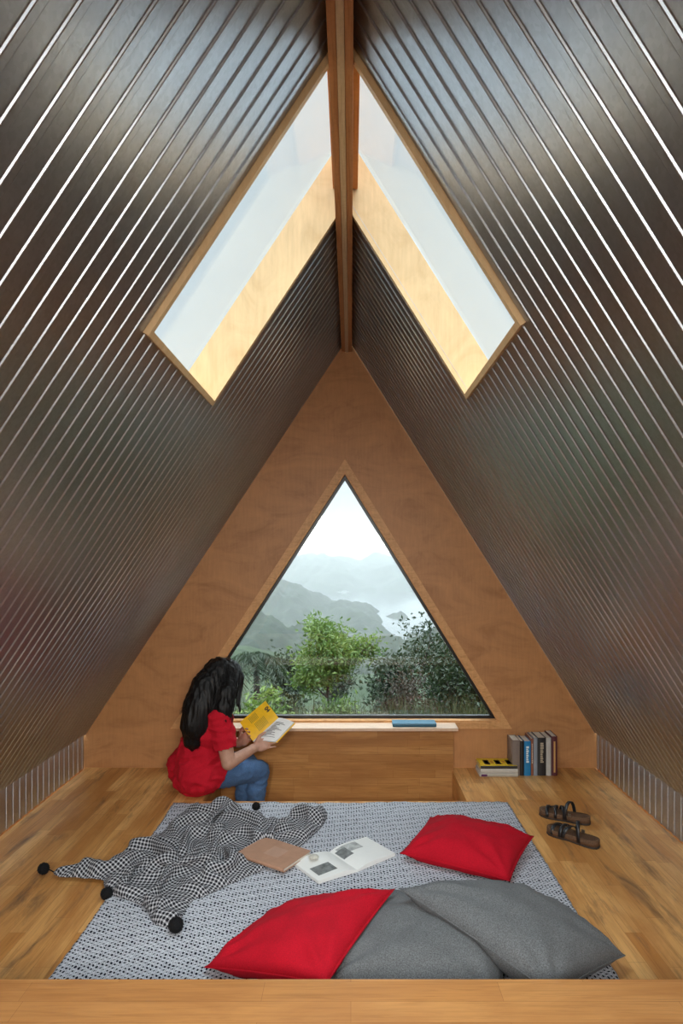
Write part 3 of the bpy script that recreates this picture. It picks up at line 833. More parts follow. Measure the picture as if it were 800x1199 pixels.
# ------------------------------------------------------------------ pillows
from mathutils.bvhtree import BVHTree
def tree_of(o): return BVHTree.FromPolygons([v.co.copy() for v in o.data.vertices], [tuple(p.vertices) for p in o.data.polygons])
def pillow(name, A, B, Cc, D, th, mat, label, cat='pillow', group=None, floor=.0205, pull=.05, seed=0, puff=.62, flange=0.0, sag=None, over=()):
    """corners A,B,C,D in order; seam along the rim; lies on the rug"""
    A, B, Cc, D = map(Vector, (A, B, Cc, D)); n = 40
    nrm = ((Cc-A).cross(D-B)).normalized()
    if nrm.z < 0: nrm = -nrm
    vs, fs = [], []; idt = {}
    def bil(u, v):
        s, t = (u+1)/2, (v+1)/2
        return (A*(1-s)+B*s)*(1-t)+(D*(1-s)+Cc*s)*t
    for side in (1, -1):
        for j in range(n+1):
            for i in range(n+1):
                u, v = -1+2*i/n, -1+2*j/n
                if side == -1 and (i in (0, n) or j in (0, n)): idt[(side, i, j)] = idt[(1, i, j)]; continue
                uu = u*(1-pull*(1-v*v)); vv = v*(1-pull*(1-u*u))
                p = bil(uu, vv)
                au, av = abs(u), abs(v)
                e = max(0, (1-au**2.4))*max(0, (1-av**2.4))
                h = th*.5*e**puff
                # corner creases
                rad = math.hypot(au-1, av-1); w = math.exp(-rad*2.2)
                ang = math.atan2(av-1.001, au-1.001)
                cr = .018*w*math.sin(ang*11+seed)*min(1, e*6)
                wr = .011*noise.noise(Vector((u*2.2+seed, v*2.2, side*3)))+.003*noise.noise(Vector((u*6+seed, v*6, side)))
                p = p+nrm*(side*(h+(cr+wr)*min(1, e*5)))
                if sag: p = p+Vector((0, 0, sag*(1-u*u)*(1-v*v)))
                if p.z < floor: p.z = floor+.0
                for tr in over:
                    ht = tr.ray_cast(Vector((p.x, p.y, 1.0)), Vector((0, 0, -1)))[0]
                    if ht is not None:
                        m_ = ht.z+.0015+(0 if side < 0 else .012*min(1, e*3))
                        if p.z < m_: p.z = m_
                idt[(side, i, j)] = len(vs); vs.append(p)
    for side in (1, -1):
        for j in range(n):
            for i in range(n):
                q = [idt[(side, i, j)], idt[(side, i+1, j)], idt[(side, i+1, j+1)], idt[(side, i, j+1)]]
                if side == -1: q = q[::-1]
                fs.append(q)
    o = from_data(name, vs, fs, mat, None, True)
    ring = [(i, 0) for i in range(n)]+[(n, j) for j in range(n)]+[(i, n) for i in range(n, 0, -1)]+[(0, j) for j in range(n, 0, -1)]
    bm = bmesh.new()
    cen = (A+B+Cc+D)/4; P1, P2 = [], []
    loop = []
    for (i, j) in ring+[ring[0]]:
        p = vs[idt[(1, i, j)]].copy(); out = (p-cen); out = (out-nrm*out.dot(nrm)).normalized(); loop.append((p, out))
    if flange:
        rows = [[bm.verts.new(p-out*.004+nrm*.0015) for p, out in loop[:-1]], [bm.verts.new(p+out*flange) for p, out in loop[:-1]], [bm.verts.new(p-out*.004-nrm*.0015) for p, out in loop[:-1]]]
        for a, b_ in ((0, 1), (1, 2)):
            for k in range(len(ring)):
                bm.faces.new((rows[a][k], rows[a][(k+1) % len(ring)], rows[b_][(k+1) % len(ring)], rows[b_][k]))
        for r in rows:
            for v in r: v.co.z = max(v.co.z, floor-.001)
    else:
        tube(bm, [p for p, out in loop], .0022, 5)
    from_bm('seam', bm, mat, o, True)
    tag(o, label, cat, group)
    return o
# red pillow lying flat beyond the grey ones
def ctr(c, a, s, z0=.075):
    """square of side s centred at c, rotated by a (radians)"""
    u = Vector((math.cos(a), math.sin(a), 0))*s/2; v = Vector((-math.sin(a), math.cos(a), 0))*s/2
    c = Vector(c); return c-u-v, c+u-v, c+u+v, c-u+v
pillow('pillow', FL(470, 999, .055), FL(596, 1031, .045), FL(624, 979, .075), FL(505, 957, .06), .175, M_red,
       'bright red square pillow lying alone near the sandals', group='red pillows', seed=1, flange=.008, puff=.55)
GA, GB, GC, GD = (-.13, 1.77, .06), (.42, 1.74, .06), (.58, 2.20, .07), (.10, 2.30, .09)
flat_grey = pillow('pillow', GA, GB, GC, GD, .17, M_grey, 'grey pillow lying flat under the big grey one, beside the front red pillow', group='grey pillows', seed=5, puff=.5)
pillow('pillow', FL(467, 1040, .20), (.56, 1.70, .115), (.875, 1.99, .045), (.63, 2.28, .10), .19, M_grey,
       'big dark grey pillow leaning on top of the flat grey one', group='grey pillows', seed=2.3, puff=.55, over=(tree_of(flat_grey),))
pillow('pillow', (-.455, 1.95, .035), (-.07, 1.725, .135), (.15, 2.18, .155), (-.25, 2.25, .035), .165, M_red,
       'red pillow in front, its corner propped on the flat grey pillow', group='red pillows', seed=3.1, flange=.008, puff=.55, over=(tree_of(flat_grey),))

# ------------------------------------------------------------------ books
M_paper = flat('book_paper', (.66, .62, .54), .8, 0, .1, 200, .1)
M_page = flat('white_page', (.80, .80, .78), .55, 0, .02, 20, 0)
M_ink = flat('printed_grey', (.16, .17, .17), .5, 0, .5, 45, 0)
M_ink2 = flat('printed_pale_grey', (.42, .43, .42), .5, 0, .45, 35, 0)
M_dark = flat('dark_print', (.03, .028, .03), .5)
def cmat(name, col, rough=.45): return flat(name, col, rough, 0, .08, 30, 0)
def closed_book(name, w, d, t, cover, label, cat='book', group=None, loc=(0, 0, 0), rot=None, spine_mat=None, marks=()):
    """lying book, spine towards -y; w along x, d along y, t up. marks: (face, x0,x1,y0,y1, mat) decorations"""
    e = empty(name, loc)
    if rot is not None: e.rotation_euler = rot
    tag(e, label, cat, group)
    bm = bmesh.new(); c = .0022
    box(bm, -w/2, w/2, 0, d, 0, c); box(bm, -w/2, w/2, 0, d, t-c, t)
    from_bm('cover', bm, cover, e)
    bm = bmesh.new(); k = 5                                 # rounded spine
    pts = [(-.003*math.sin(PI*i/k), c*0+t*i/k) for i in range(k+1)]
    extrude_poly(bm, [Vector((-w/2, .0004, 0))]+[Vector((-w/2, y-.0002, z)) for y, z in pts]+[Vector((-w/2, .0004, t))], (w, 0, 0))
    from_bm('spine', bm, spine_mat or cover, e)
    box_obj('pages', -w/2+.003, w/2-.003, .003, d-.003, c+.0002, t-c-.0002, M_paper, e)
    for (face, x0, x1, y0, y1, mt, nm) in marks:
        if face == 'top': box_obj(nm, x0, x1, y0, y1, t, t+.0005, mt, e)
        else: box_obj(nm, x0, x1, -.0042, -.0031, y0, y1, mt, e)
    return e
# standing books: x along the shelf, spine to the room
stand = [  # px0, px1, height m, cover, spine, mark colour, label
    (600.5, 609.0, .213, (.20, .16, .14), None, 'tall brown-grey book at the left end of the standing row'),
    (609.6, 613.7, .208, (.015, .014, .014), None, 'thin black book left of the blue one in the row'),
    (614.2, 621.8, .207, (.012, .19, .42), (.7, .8, .85), 'bright blue book with white spine lettering in the row'),
    (622.3, 624.8, .222, (.26, .09, .05), (.7, .6, .5), 'thin reddish brown book right of the blue one'),
    (625.3, 629.6, .226, (.25, .28, .33), None, 'slim pale blue-grey book between brown and black ones'),
    (630.1, 639.5, .228, (.018, .018, .02), (.42, .36, .26), 'thick black book with tan spine lettering'),
    (640.0, 645.6, .227, (.46, .45, .42), None, 'light grey book between black and maroon ones'),
    (646.2, 652.9, .236, (.085, .018, .025), (.50, .28, .10), 'dark maroon book with tan spine band at the right end'),
]
YF = 3.742
for i, (p0, p1, h, col, mk, lab) in enumerate(stand):
    x0, x1 = (p0-VX)*YF/F_PX, (p1-VX)*YF/F_PX; t_ = x1-x0; d = .125 if i in (0, 1, 2) else .135
    cm = cmat('cover_%d' % i, col); marks = []
    if mk:
        mm_ = cmat('lettering_%d' % i, mk)
        if i == 7: marks.append(('spine', -h/2+.03, h/2-.02, t_*.35, t_*.65, mm_, 'spine_band'))
        else:
            q = -h/2+.03; rr = random.Random(i)
            while q < h/2-.08:
                l_ = rr.uniform(.006, .012); marks.append(('spine', q, q+l_, t_*.3, t_*.3+t_*rr.uniform(.25, .42), mm_, 'lettering')); q += l_+.003
    # closed_book lies flat: turn it upright about y so that its width stands up
    e = closed_book('book', h, d, t_, cm, lab, group='standing books', marks=marks)
    e.rotation_euler = (0, PI/2, 0); e.location = (x0, YF+.0035, h/2+.0005)
# lying stack of three
M_yel = cmat('yellow_cover', (.72, .50, .02)); M_blk = cmat('black_cover', (.02, .018, .018)); M_org = cmat('orange_print', (.55, .27, .02))
xs = (556-VX)*3.73/F_PX
closed_book('book', .228, .140, .020, cmat('cream_magenta_cover', (.50, .46, .42)), 'cream book at the bottom of the lying stack', group='lying stack of books',
            loc=(.885, 3.728, 0), spine_mat=cmat('cream_spine', (.45, .42, .36)), marks=[('spine', -.105, -.07, .003, .015, cmat('purple_print', (.10, .02, .09)), 'print')])
closed_book('book', .222, .138, .026, cmat('pale_grey_cover', (.42, .40, .38)), 'pale grey book in the middle of the lying stack', group='lying stack of books',
            loc=(.888, 3.731, .0205), spine_mat=cmat('pale_spine', (.52, .50, .46)))
mk = []
for k in range(3):
    x = -.078+k*.068
    mk += [('top', x, x+.034, .030, .105, M_blk, 'printed_frame'), ('top', x+.005, x+.029, .037, .098, M_yel, 'printed_panel'), ('top', x+.010, x+.024, .046, .088, M_dark, 'printed_figure')]
    mk += [('top', x+.042, x+.060, .05, .09, M_org, 'printed_figure')]
closed_book('book', .220, .140, .017, M_yel, 'yellow and black covered book on top of the lying stack', group='lying stack of books',
            loc=(.886, 3.730, .047), spine_mat=M_blk, marks=[(f, a, b_, c_, d_, m_, n_) for (f, a, b_, c_, d_, m_, n_) in mk])
# blue book on the sill
bl = P(460, 849, 3.79); br_ = P(511, 849, 3.79)
closed_book('book', br_.x-bl.x, .095, .019, cmat('teal_blue_cover', (.045, .16, .24)), 'teal blue book lying on the pale window sill', loc=((bl.x+br_.x)/2, 3.782, .2832),
            spine_mat=cmat('dark_teal_spine', (.015, .10, .16)))
# brown notebook under the magazine
TLn, TRn, BRn, BLn = [FL(x, y, .03) for x, y in ((311, 982.6), (362, 996), (345, 1022.5), (284, 1001.5))]
M_kraft = cmat('kraft_brown_cover', (.42, .23, .145), .7)
ax = (BRn-BLn); ang = math.atan2(ax.y, ax.x); w_ = ((TRn-TLn).length+(BRn-BLn).length)/2; d_ = ((TRn-BRn).length+(TLn-BLn).length)/2
nb = closed_book('notebook', w_, d_, .016, M_kraft, 'brown kraft notebook lying between the checked throw and the open magazine', 'notebook', loc=(BLn+BRn)/2-Vector((.034, 0, .030-.0290)), rot=(0, 0, ang),
                 marks=[('top', -.03, .05, d_*.30, d_*.72, cmat('faint_print', (.435, .245, .16)), 'faint_print')])
# open magazine
def open_mag(Lc, Bl, Sb, Rc, St):
    pass
mBL, mSB, mR, mTL, mTR = FL(373, 1033.6, .022), FL(419, 1019.5, .022), FL(463, 1001, .022), FL(342, 1006, .03), FL(429, 983, .022)
along = (mTL-mBL); along.z = 0; along2 = (mTR-mR); along2.z = 0; al = ((along+along2)/2)
e = empty('open_magazine', (mSB.x, mSB.y, RUGZ+.004)); tag(e, 'open magazine with grey pictures on white pages lying on the rug', 'magazine')
def mag_page(side, width_vec, name, height_vec, zt=.026, lift=.0):
    n = 12; vs = []
    base = Vector((0, 0, 0))
    prof = []
    for k in range(n+1):
        f = k/n
        z = .006+zt*(math.sin(min(1, f*2.2)*PI/2)*.75)*(1-.72*f)+.0015
        prof.append((f, z+lift))
    for f, z in prof: vs += [base+width_vec*f+Vector((0, 0, z)), base+width_vec*f+height_vec+Vector((0, 0, z))]
    for f, z in prof: vs += [base+width_vec*f+Vector((0, 0, .001+lift*f)), base+width_vec*f+height_vec+Vector((0, 0, .001+lift*f))]
    fs = []; m2 = 2*(n+1)
    for k in range(n):
        a = 2*k; fs += [(a, a+2, a+3, a+1), (m2+a, m2+a+1, m2+a+3, m2+a+2), (a, m2+a, m2+a+2, a+2), (a+1, a+3, m2+a+3, m2+a+1)]
    fs += [(0, 1, m2+1, m2), (2*n, m2+2*n, m2+2*n+1, 2*n+1)]
    o = from_data(name, vs, fs, M_page, e, False)
    return prof
wl = (mBL-mSB); wl.z = 0; wr = (mR-mSB); wr.z = 0
pl = mag_page(-1, wl, 'left_pages', al); prr = mag_page(1, wr, 'right_pages', al)
def on_page(wv, prof, f0, f1, h0, h1, mat, name, dz=.0008):
    def zf(f):
        for (a, b_), (c, d) in zip(prof, prof[1:]):
            if a <= f <= c: return b_+(d-b_)*(f-a)/(c-a)
        return prof[-1][1]
    n = 6; vs, fs = [], []
    for k in range(n+1):
        f = f0+(f1-f0)*k/n
        for h in (h0, h1): vs.append(wv*f+al*h+Vector((0, 0, zf(f)+dz)))
    for k in range(n): fs.append((2*k, 2*k+2, 2*k+3, 2*k+1))
    from_data(name, vs, fs, mat, e)
on_page(wl, pl, .40, .88, .16, .50, M_ink, 'printed_photo'); on_page(wr, prr, .10, .62, .62, .93, M_ink2, 'printed_photo'); on_page(wr, prr, .03, .28, .5, .85, M_ink, 'printed_photo', .0012)
# round pale stone on the left page
st_ = FL(374.5, 1002, .04); bm = bmesh.new(); ball(bm, (0, 0, 0), (.022, .018, .009), seg=20)
for v in bm.verts: v.co *= 1+.06*noise.noise(v.co*60)
s = from_bm('pebble', bm, flat('pale_stone', (.50, .48, .42), .7, 0, .25, 120, .3), None, True)
ff = .62; s.location = (mSB.x+wl.x*.60+al.x*.74, mSB.y+wl.y*.60+al.y*.74, RUGZ+.004+.0325); tag(s, 'small pale round pebble resting on the open magazine', 'pebble')

# ------------------------------------------------------------------ sandals
M_cork = flat('sandal_cork', (.105, .05, .022), .8, 0, .35, 220, .3); M_foot = flat('sandal_footbed', (.15, .08, .04), .75, 0, .25, 60, .2)
M_strap = flat('sandal_strap', (.012, .012, .014), .38, 0, .2, 60, .1); M_sole = flat('sandal_sole', (.03, .022, .018), .8)
def sandal_mesh(label):
    e = empty('sandal'); tag(e, label, 'sandal', 'pair of sandals')
    out = [(-.125, 0), (-.122, .018), (-.108, .031), (-.08, .036), (-.04, .035), (0, .034), (.04, .040), (.075, .046), (.100, .042), (.118, .028), (.125, .008), (.122, -.012), (.108, -.030), (.08, -.042), (.04, -.041), (0, -.034), (-.04, -.033), (-.08, -.034), (-.108, -.030), (-.122, -.017)]
    def zt(x): return .030+.010*max(0, -x/.125)**1+.006*max(0, (x-.07)/.055)**2
    def slab(name, s, z0, z1, mat, top=False):
        bm = bmesh.new(); n = len(out); a = [bm.verts.new((x*s, y*s, z0)) for x, y in out]; b = [bm.verts.new((x*s, y*s, z0+(zt(x)-.0)*1*(z1))) for x, y in out]
        bm.faces.new(a[::-1])
        for i in range(n): bm.faces.new((a[i], a[(i+1) % n], b[(i+1) % n], b[i]))
        ins = [bm.verts.new((x*s*.86, y*s*.80, z0+zt(x)*z1-(.005 if top else 0))) for x, y in out]
        for i in range(n): bm.faces.new((b[i], b[(i+1) % n], ins[(i+1) % n], ins[i]))
        c = bm.verts.new((0, 0, z0+zt(0)*z1-(.005 if top else 0)))
        for i in range(n): bm.faces.new((ins[i], ins[(i+1) % n], c))
        return from_bm(name, bm, mat, e, True)
    slab('outsole', 1.0, 0.0, .22, M_sole); slab('midsole', .99, .0045, .78, M_cork); slab('footbed', .965, .012, .62, M_foot, True)
    def strap(name, x0, x1, hgt, w, y0=.044, y1=-.044):
        bm = bmesh.new(); n = 16; rows = []
        for k in range(n+1):
            a = PI*k/n; y = (y0+y1)/2+(y0-y1)/2*math.cos(a); x = x0+(x1-x0)*k/n
            z = .010+(hgt-.010)*math.sin(a)**.7
            nz_ = Vector((0, math.cos(a)*.0014, math.sin(a)*.0014+.0005))
            rows.append([bm.verts.new(Vector((x-w/2, y, z))+nz_), bm.verts.new(Vector((x+w/2, y, z))+nz_), bm.verts.new(Vector((x+w/2, y, z))-nz_), bm.verts.new(Vector((x-w/2, y, z))-nz_)])
        for r, q in zip(rows, rows[1:]):
            for k in range(4): bm.faces.new((r[k], r[(k+1) % 4], q[(k+1) % 4], q[k]))
        bm.faces.new(rows[0]); bm.faces.new(rows[-1][::-1])
        from_bm(name, bm, M_strap, e, True)
    strap('strap', .085, .075, .050, .016); strap('strap', .045, .035, .058, .014, .043, -.042)
    strap('strap', .030, -.012, .060, .016, .041, -.036); strap('ankle_strap', -.045, -.005, .092, .016, .036, -.036)
    bm = bmesh.new(); tube(bm, [(.085, 0, .043), (.06, .003, .050), (.03, .0, .056)], .004, 6); from_bm('thong', bm, M_strap, e, True)
    bm = bmesh.new(); box(bm, -.012, .004, -.002, .002, 0, .015, .001, Matrix.Translation((-.028, -.037, .030))); from_bm('buckle', bm, flat('buckle_metal', (.5, .48, .45), .3, 1), e)
    return e
s1 = sandal_mesh('brown-soled black strap sandal nearer the camera, in the front of the pair')
s1.location = FL(671, 983, .0)+Vector((0, .0, .0003)); s1.rotation_euler = (0, 0, math.radians(134))
def copy_tree(o, parent=None):
    c = o.copy(); C.objects.link(c)
    if parent is not None: c.parent = parent
    for ch in o.children: copy_tree(ch, c)
    return c
s2 = copy_tree(s1); s2['label'] = 'brown-soled black strap sandal behind the other, nearer the books'
s2.location = FL(661, 959, .0)+Vector((0, 0, .0003)); s2.rotation_euler = (0, 0, math.radians(150)); s2.scale = (1, -1, 1)

# ------------------------------------------------------------------ the reader
def V(*a): return Vector(a)
hipR, hipL = V(-.845, 3.455, .105), V(-.935, 3.575, .105)
knR, knL = V(-.545, 3.71, .045), V(-.625, 3.755, .075)
anR, anL = V(-.585, 3.705, -.36), V(-.665, 3.735, -.345)
pel, waist, chest, neck = V(-.858, 3.515, .115), V(-.852, 3.510, .215), V(-.824, 3.515, .340), V(-.782, 3.540, .475)
shR, shL = V(-.715, 3.415, .425), V(-.885, 3.655, .425)
elR, elL = V(-.665, 3.385, .195), V(-.775, 3.775, .215)
wrR, wrL = V(-.545, 3.535, .232), V(-.655, 3.660, .222)
head = V(-.718, 3.560, .610)
fwd = V(.72, .66, 0).normalized(); right = V(.66, -.72, 0).normalized(); upv = V(0, 0, 1)
person = empty('person', (-.9, 3.5, 0)); tag(person, 'long-haired person in a red t-shirt and blue jeans reading by the window', 'person')
def pcoord(v): return v-person.location
def R3(x, y, z): return Matrix((x, y, z)).transposed()
# head frame: looking down and forward to the book
fh = (fwd*.86+V(.15, 0, 0)+V(0, 0, -.52)).normalized(); rh_ = fh.cross(upv).normalized(); uh = rh_.cross(fh).normalized()
HR = R3(rh_, fh, uh)
def H(x, y, z): return head+rh_*x+fh*y+uh*z
bm = bmesh.new()
ball(bm, H(0, -.012, .025), (.072, .088, .085), HR, 24); ball(bm, H(0, .018, -.035), (.056, .064, .072), HR, 20)
ball(bm, H(0, .052, -.085), (.026, .024, .020), HR); ball(bm, H(0, .070, .022), (.046, .016, .012), HR)        # chin, brow
capsule(bm, H(0, .078, .012), H(0, .098, -.026), .008, .0125, 10); ball(bm, H(.010, .090, -.031), .0075); ball(bm, H(-.010, .090, -.031), .0075)
ball(bm, H(.034, .055, -.022), (.022, .02, .022), HR); ball(bm, H(-.034, .055, -.022), (.022, .02, .022), HR)
ball(bm, H(0, .080, -.053), (.021, .011, .0062), HR); ball(bm, H(0, .078, -.064), (.018, .012, .0065), HR)
for s_ in (-1, 1): ball(bm, H(s_*.073, -.008, -.008), (.010, .018, .031), HR)
capsule(bm, neck+V(-.005, -.005, -.03), H(0, -.012, -.055), .052, .048)
# torso
def torso(bm, g):
    Rt = R3(right, fwd, upv)
    ball(bm, pel+V(0, 0, -.005), (.152+g, .115+g, .11), Rt, 24); capsule(bm, pel, waist, .118+g, .105+g, 18)
    ball(bm, waist, (.132+g, .098+g, .12), Rt, 24); ball(bm, chest+V(0, 0, .01), (.150+g, .102+g, .125), Rt, 24)
    ball(bm, chest+fwd*.055+right*.06, .055+g, None, 16); ball(bm, chest+fwd*.055-right*.06, .055+g, None, 16)
    capsule(bm, shL+V(.012, 0, .0), shR+V(-.012, 0, 0), .054+g, .054+g); capsule(bm, chest+V(0, 0, .05), neck+V(0, 0, -.02), .075+g, .058+g)
torso(bm, 0)
def arm(bm, s, e, w, g=0.0):
    capsule(bm, s, e, .049+g, .038+g); capsule(bm, e, w, .0385+g, .0245+g)
arm(bm, shR, elR, wrR); arm(bm, shL, elL, wrL)
def leg(bm, h, k, a, g=0.0, foot=True):
    capsule(bm, h, k, .088+g, .058+g); capsule(bm, k, a, .056+g, .036+g); ball(bm, k.lerp(a, .3)-fwd*.012, .052+g, None, 14)
    if foot:
        f = V(.93, .25, 0).normalized(); capsule(bm, a+V(0, 0, -.03)-f*.015, a+f*.14+V(0, 0, -.052), .036, .024)
leg(bm, hipR, knR, anR, -.006); leg(bm, hipL, knL, anL, -.006)
# hands: palm, four fingers and a thumb, wrapped round the lower edge of the book
def hand(bm, wr, d, palm_n, side, curl, out=1):
    """d: wrist->knuckles, palm_n: direction the palm faces, side: towards the thumb"""
    d = d.normalized(); side = (side-d*side.dot(d)).normalized(); pn = (palm_n-d*palm_n.dot(d)-side*palm_n.dot(side)).normalized()
    Rm = R3(side, d, pn)
    ball(bm, wr+d*.045, (.036, .046, .0145), Rm, 16); capsule(bm, wr-d*.01, wr+d*.02, .023, .021)
    for k, (o, L, sp) in enumerate(((.028, .070, .10), (.010, .078, .02), (-.008, .073, -.05), (-.025, .058, -.13))):
        a = wr+d*(.078-abs(k-1)*.004)+side*o; dd = (d+side*sp).normalized(); r = .0085-.0006*k
        pts = [a-d*.022, a]; q = a; ang = 0
        for sgm, fr_ in enumerate((.45, .30, .25)):
            ang += curl[sgm]; q = q+(dd*math.cos(ang)+pn*math.sin(ang))*L*fr_; pts.append(q)
        for i in range(4): capsule(bm, pts[i], pts[i+1], r*(1-.06*i), r*(1-.06*(i+1)), 8)
    a = wr+d*.022+side*.026; t1 = a+(side*.75+d*.65+pn*.15).normalized()*.034; t2 = t1+(side*.30+d*.85+pn*.30).normalized()*.028; t3 = t2+(d*.85+pn*.35).normalized()*.020
    capsule(bm, wr+d*.012+side*.008, a, .014, .0125, 8); capsule(bm, a, t1, .0125, .0105, 8); capsule(bm, t1, t2, .0105, .0092, 8); capsule(bm, t2, t3, .0092, .0075, 8)
# book geometry first (the hands hold it)
S0, S1 = P(297, 869, 3.575), P(327, 841.5, 3.635)
R0, R1 = P(323, 869.5, 3.525), P(345, 846.5, 3.585)
L0, L1 = P(281, 846, 3.655), P(311, 821, 3.715)
hR_d = (P(316, 868, 3.545)-wrR); nR = ((R0-S0).cross(S1-S0)).normalized(); nR = nR if nR.z > 0 else -nR
hand(bm, wrR+V(-.004, 0, .002), hR_d+V(.03, 0, 0), V(-.25, .55, .55), V(-.2, .25, .75), (.25, .45, .45))
hL_d = (S0.lerp(L0, .35)-wrL)
hand(bm, wrL, hL_d+V(.05, -.01, .03), V(.55, -.35, .35), V(0, .2, 1), (.30, .5, .5))
rebase = Matrix.Translation(-person.location); bmesh.ops.transform(bm, matrix=rebase, verts=bm.verts[:])
body = remeshed('body', bm, M_skin, person, .0042, 4)
# eyes
M_eye = flat('eye_dark', (.02, .012, .01), .15, 0, 0, 10, 0); M_white = flat('eye_white', (.7, .68, .64), .3, 0, 0, 10, 0)
for s_ in (-1, 1):
    bm = bmesh.new(); ball(bm, pcoord(H(s_*.031, .0625, .003)), .0118, None, 12); ey = from_bm('eye', bm, M_white, person, True)
    bm = bmesh.new(); ball(bm, pcoord(H(s_*.031, .0705, .001)), .0058, None, 10); from_bm('iris', bm, M_eye, ey, True)
# t-shirt
def cloth_disp(amp, scale, seed):
    def f(co, n):
        h = 1-abs(noise.noise(Vector((co.x*scale+seed, co.y*scale, co.z*scale*1.4))))*2
        return co+n*(amp*max(0, h)**2+amp*.5*noise.noise(co*scale*2.4))
    return f
bm = bmesh.new(); torso(bm, .010)
ball(bm, pel+V(-.008, -.02, -.045), (.156, .118, .066), R3(right, fwd, upv), 24)
for h_, k_ in ((hipR, knR), (hipL, knL)): capsule(bm, h_+V(0, 0, .012), h_+(k_-h_).normalized()*.17+V(0, 0, .012), .111, .096)
capsule(bm, pel+V(0, 0, -.035), waist, .125, .120, 18)
def sleeve(bm, s, e): 
    m_ = s.lerp(e, .62); capsule(bm, s, m_, .060, .058)
sleeve(bm, shR, elR); sleeve(bm, shL, elL)
bmesh.ops.transform(bm, matrix=rebase, verts=bm.verts[:])
shirt = remeshed('t_shirt', bm, M_shirt, person, .0055, 5, cloth_disp(.010, 13, 3))
# cut the shirt cleanly at neck and hem
me = shirt.data; bm = bmesh.new(); bm.from_mesh(me)
def cut(bm, co, no):
    bmesh.ops.bisect_plane(bm, geom=bm.verts[:]+bm.edges[:]+bm.faces[:], plane_co=pcoord(co), plane_no=no, clear_outer=True)
cut(bm, neck+V(0, 0, .012), (neck-chest+V(0, 0, .02)).normalized())
cut(bm, hipR+(knR-hipR).normalized()*.105, (V(.72, .62, -.55)).normalized())
cut(bm, V(0, 0, .004), V(0, 0, -1))
for s_, e_ in ((shR, elR), (shL, elL)):
    ax_ = (e_-s_).normalized(); cp = s_.lerp(e_, .66)
    loc = pcoord(cp)
    geo = [f for f in bm.faces if (f.calc_center_median()-loc).dot(ax_) > 0 and (f.calc_center_median()-loc).length < .085 and (f.calc_center_median()-loc-ax_*(f.calc_center_median()-loc).dot(ax_)).length < .068]
    bmesh.ops.delete(bm, geom=geo, context='FACES')
bm.to_mesh(me); bm.free(); me.polygons.foreach_set('use_smooth', [True]*len(me.polygons))
sm = shirt.modifiers.new('thickness', 'SOLIDIFY'); sm.thickness = .003; sm.offset = 1
# jeans
bm = bmesh.new(); leg(bm, hipR.lerp(knR, .08), knR, anR+V(0, 0, .04), .002, False); leg(bm, hipL.lerp(knL, .08), knL, anL+V(0, 0, .04), .002, False)
ball(bm, pel+V(0, 0, -.005), (.148, .110, .09), R3(right, fwd, upv), 24)
bmesh.ops.transform(bm, matrix=rebase, verts=bm.verts[:])
def jd(co, n):
    w = co+person.location
    c = cloth_disp(.005, 16, 9)(co, n)
    if w.x < PX0+.01 and c.z < .004: c.z = .004
    return c
jeans = remeshed('jeans', bm, M_jeans, person, .0055, 5, jd)
bm = bmesh.new()
a_, b_ = hipR.lerp(knR, .12), hipR.lerp(knR, .97); off = right*.064+V(0, 0, .040)
tube(bm, [pcoord(a_.lerp(b_, k/8)+off*(1-.28*k/8)+right*.004) for k in range(9)], .0016, 5); from_bm('jeans_seam', bm, cmat('denim_thread', (.22, .32, .46)), jeans, True)
for v in body.data.vertices:
    if v.co.z < .002 and v.co.x+person.location.x < PX0+.01: v.co.z = .002
# hair: scalp volume plus long strands down the back
bm = bmesh.new()
ball(bm, H(0, -.020, .034), (.084, .098, .090), HR, 24)
HP = [(H(0, -.06, .03), .082), (P(242, 806, 3.48), .092), (P(236, 828, 3.45), .100), (P(231, 848, 3.43), .092), (P(227, 866, 3.42), .058), (P(227, 878, 3.41), .012)]
for (a, ra), (b_, rb) in zip(HP, HP[1:]): capsule(bm, a, b_, ra, rb, 18)
HP2 = [(H(.055, .0, .03), .045), (P(266, 810, 3.45), .052), (P(262, 830, 3.41), .050), (P(261, 848, 3.39), .032), (P(266, 860, 3.38), .007)]
for (a, ra), (b_, rb) in zip(HP2, HP2[1:]): capsule(bm, a, b_, ra, rb, 14)
HP3 = [(H(.060, .045, .045), .032), (H(.068, .058, .0), .026), (P(279, 822, 3.50), .014), (P(281, 834, 3.48), .005)]
for (a, ra), (b_, rb) in zip(HP3, HP3[1:]): capsule(bm, a, b_, ra, rb, 10)
bmesh.ops.transform(bm, matrix=rebase, verts=bm.verts[:])
def hd(co, n):
    return co+n*.0065*(noise.noise(Vector((co.x*55, co.y*55, co.z*6)))+.5*noise.noise(Vector((co.x*120, co.y*120, co.z*10))))
hair = remeshed('hair', bm, M_hair, person, .005, 5, hd)
rr = random.Random(4); bm = bmesh.new()
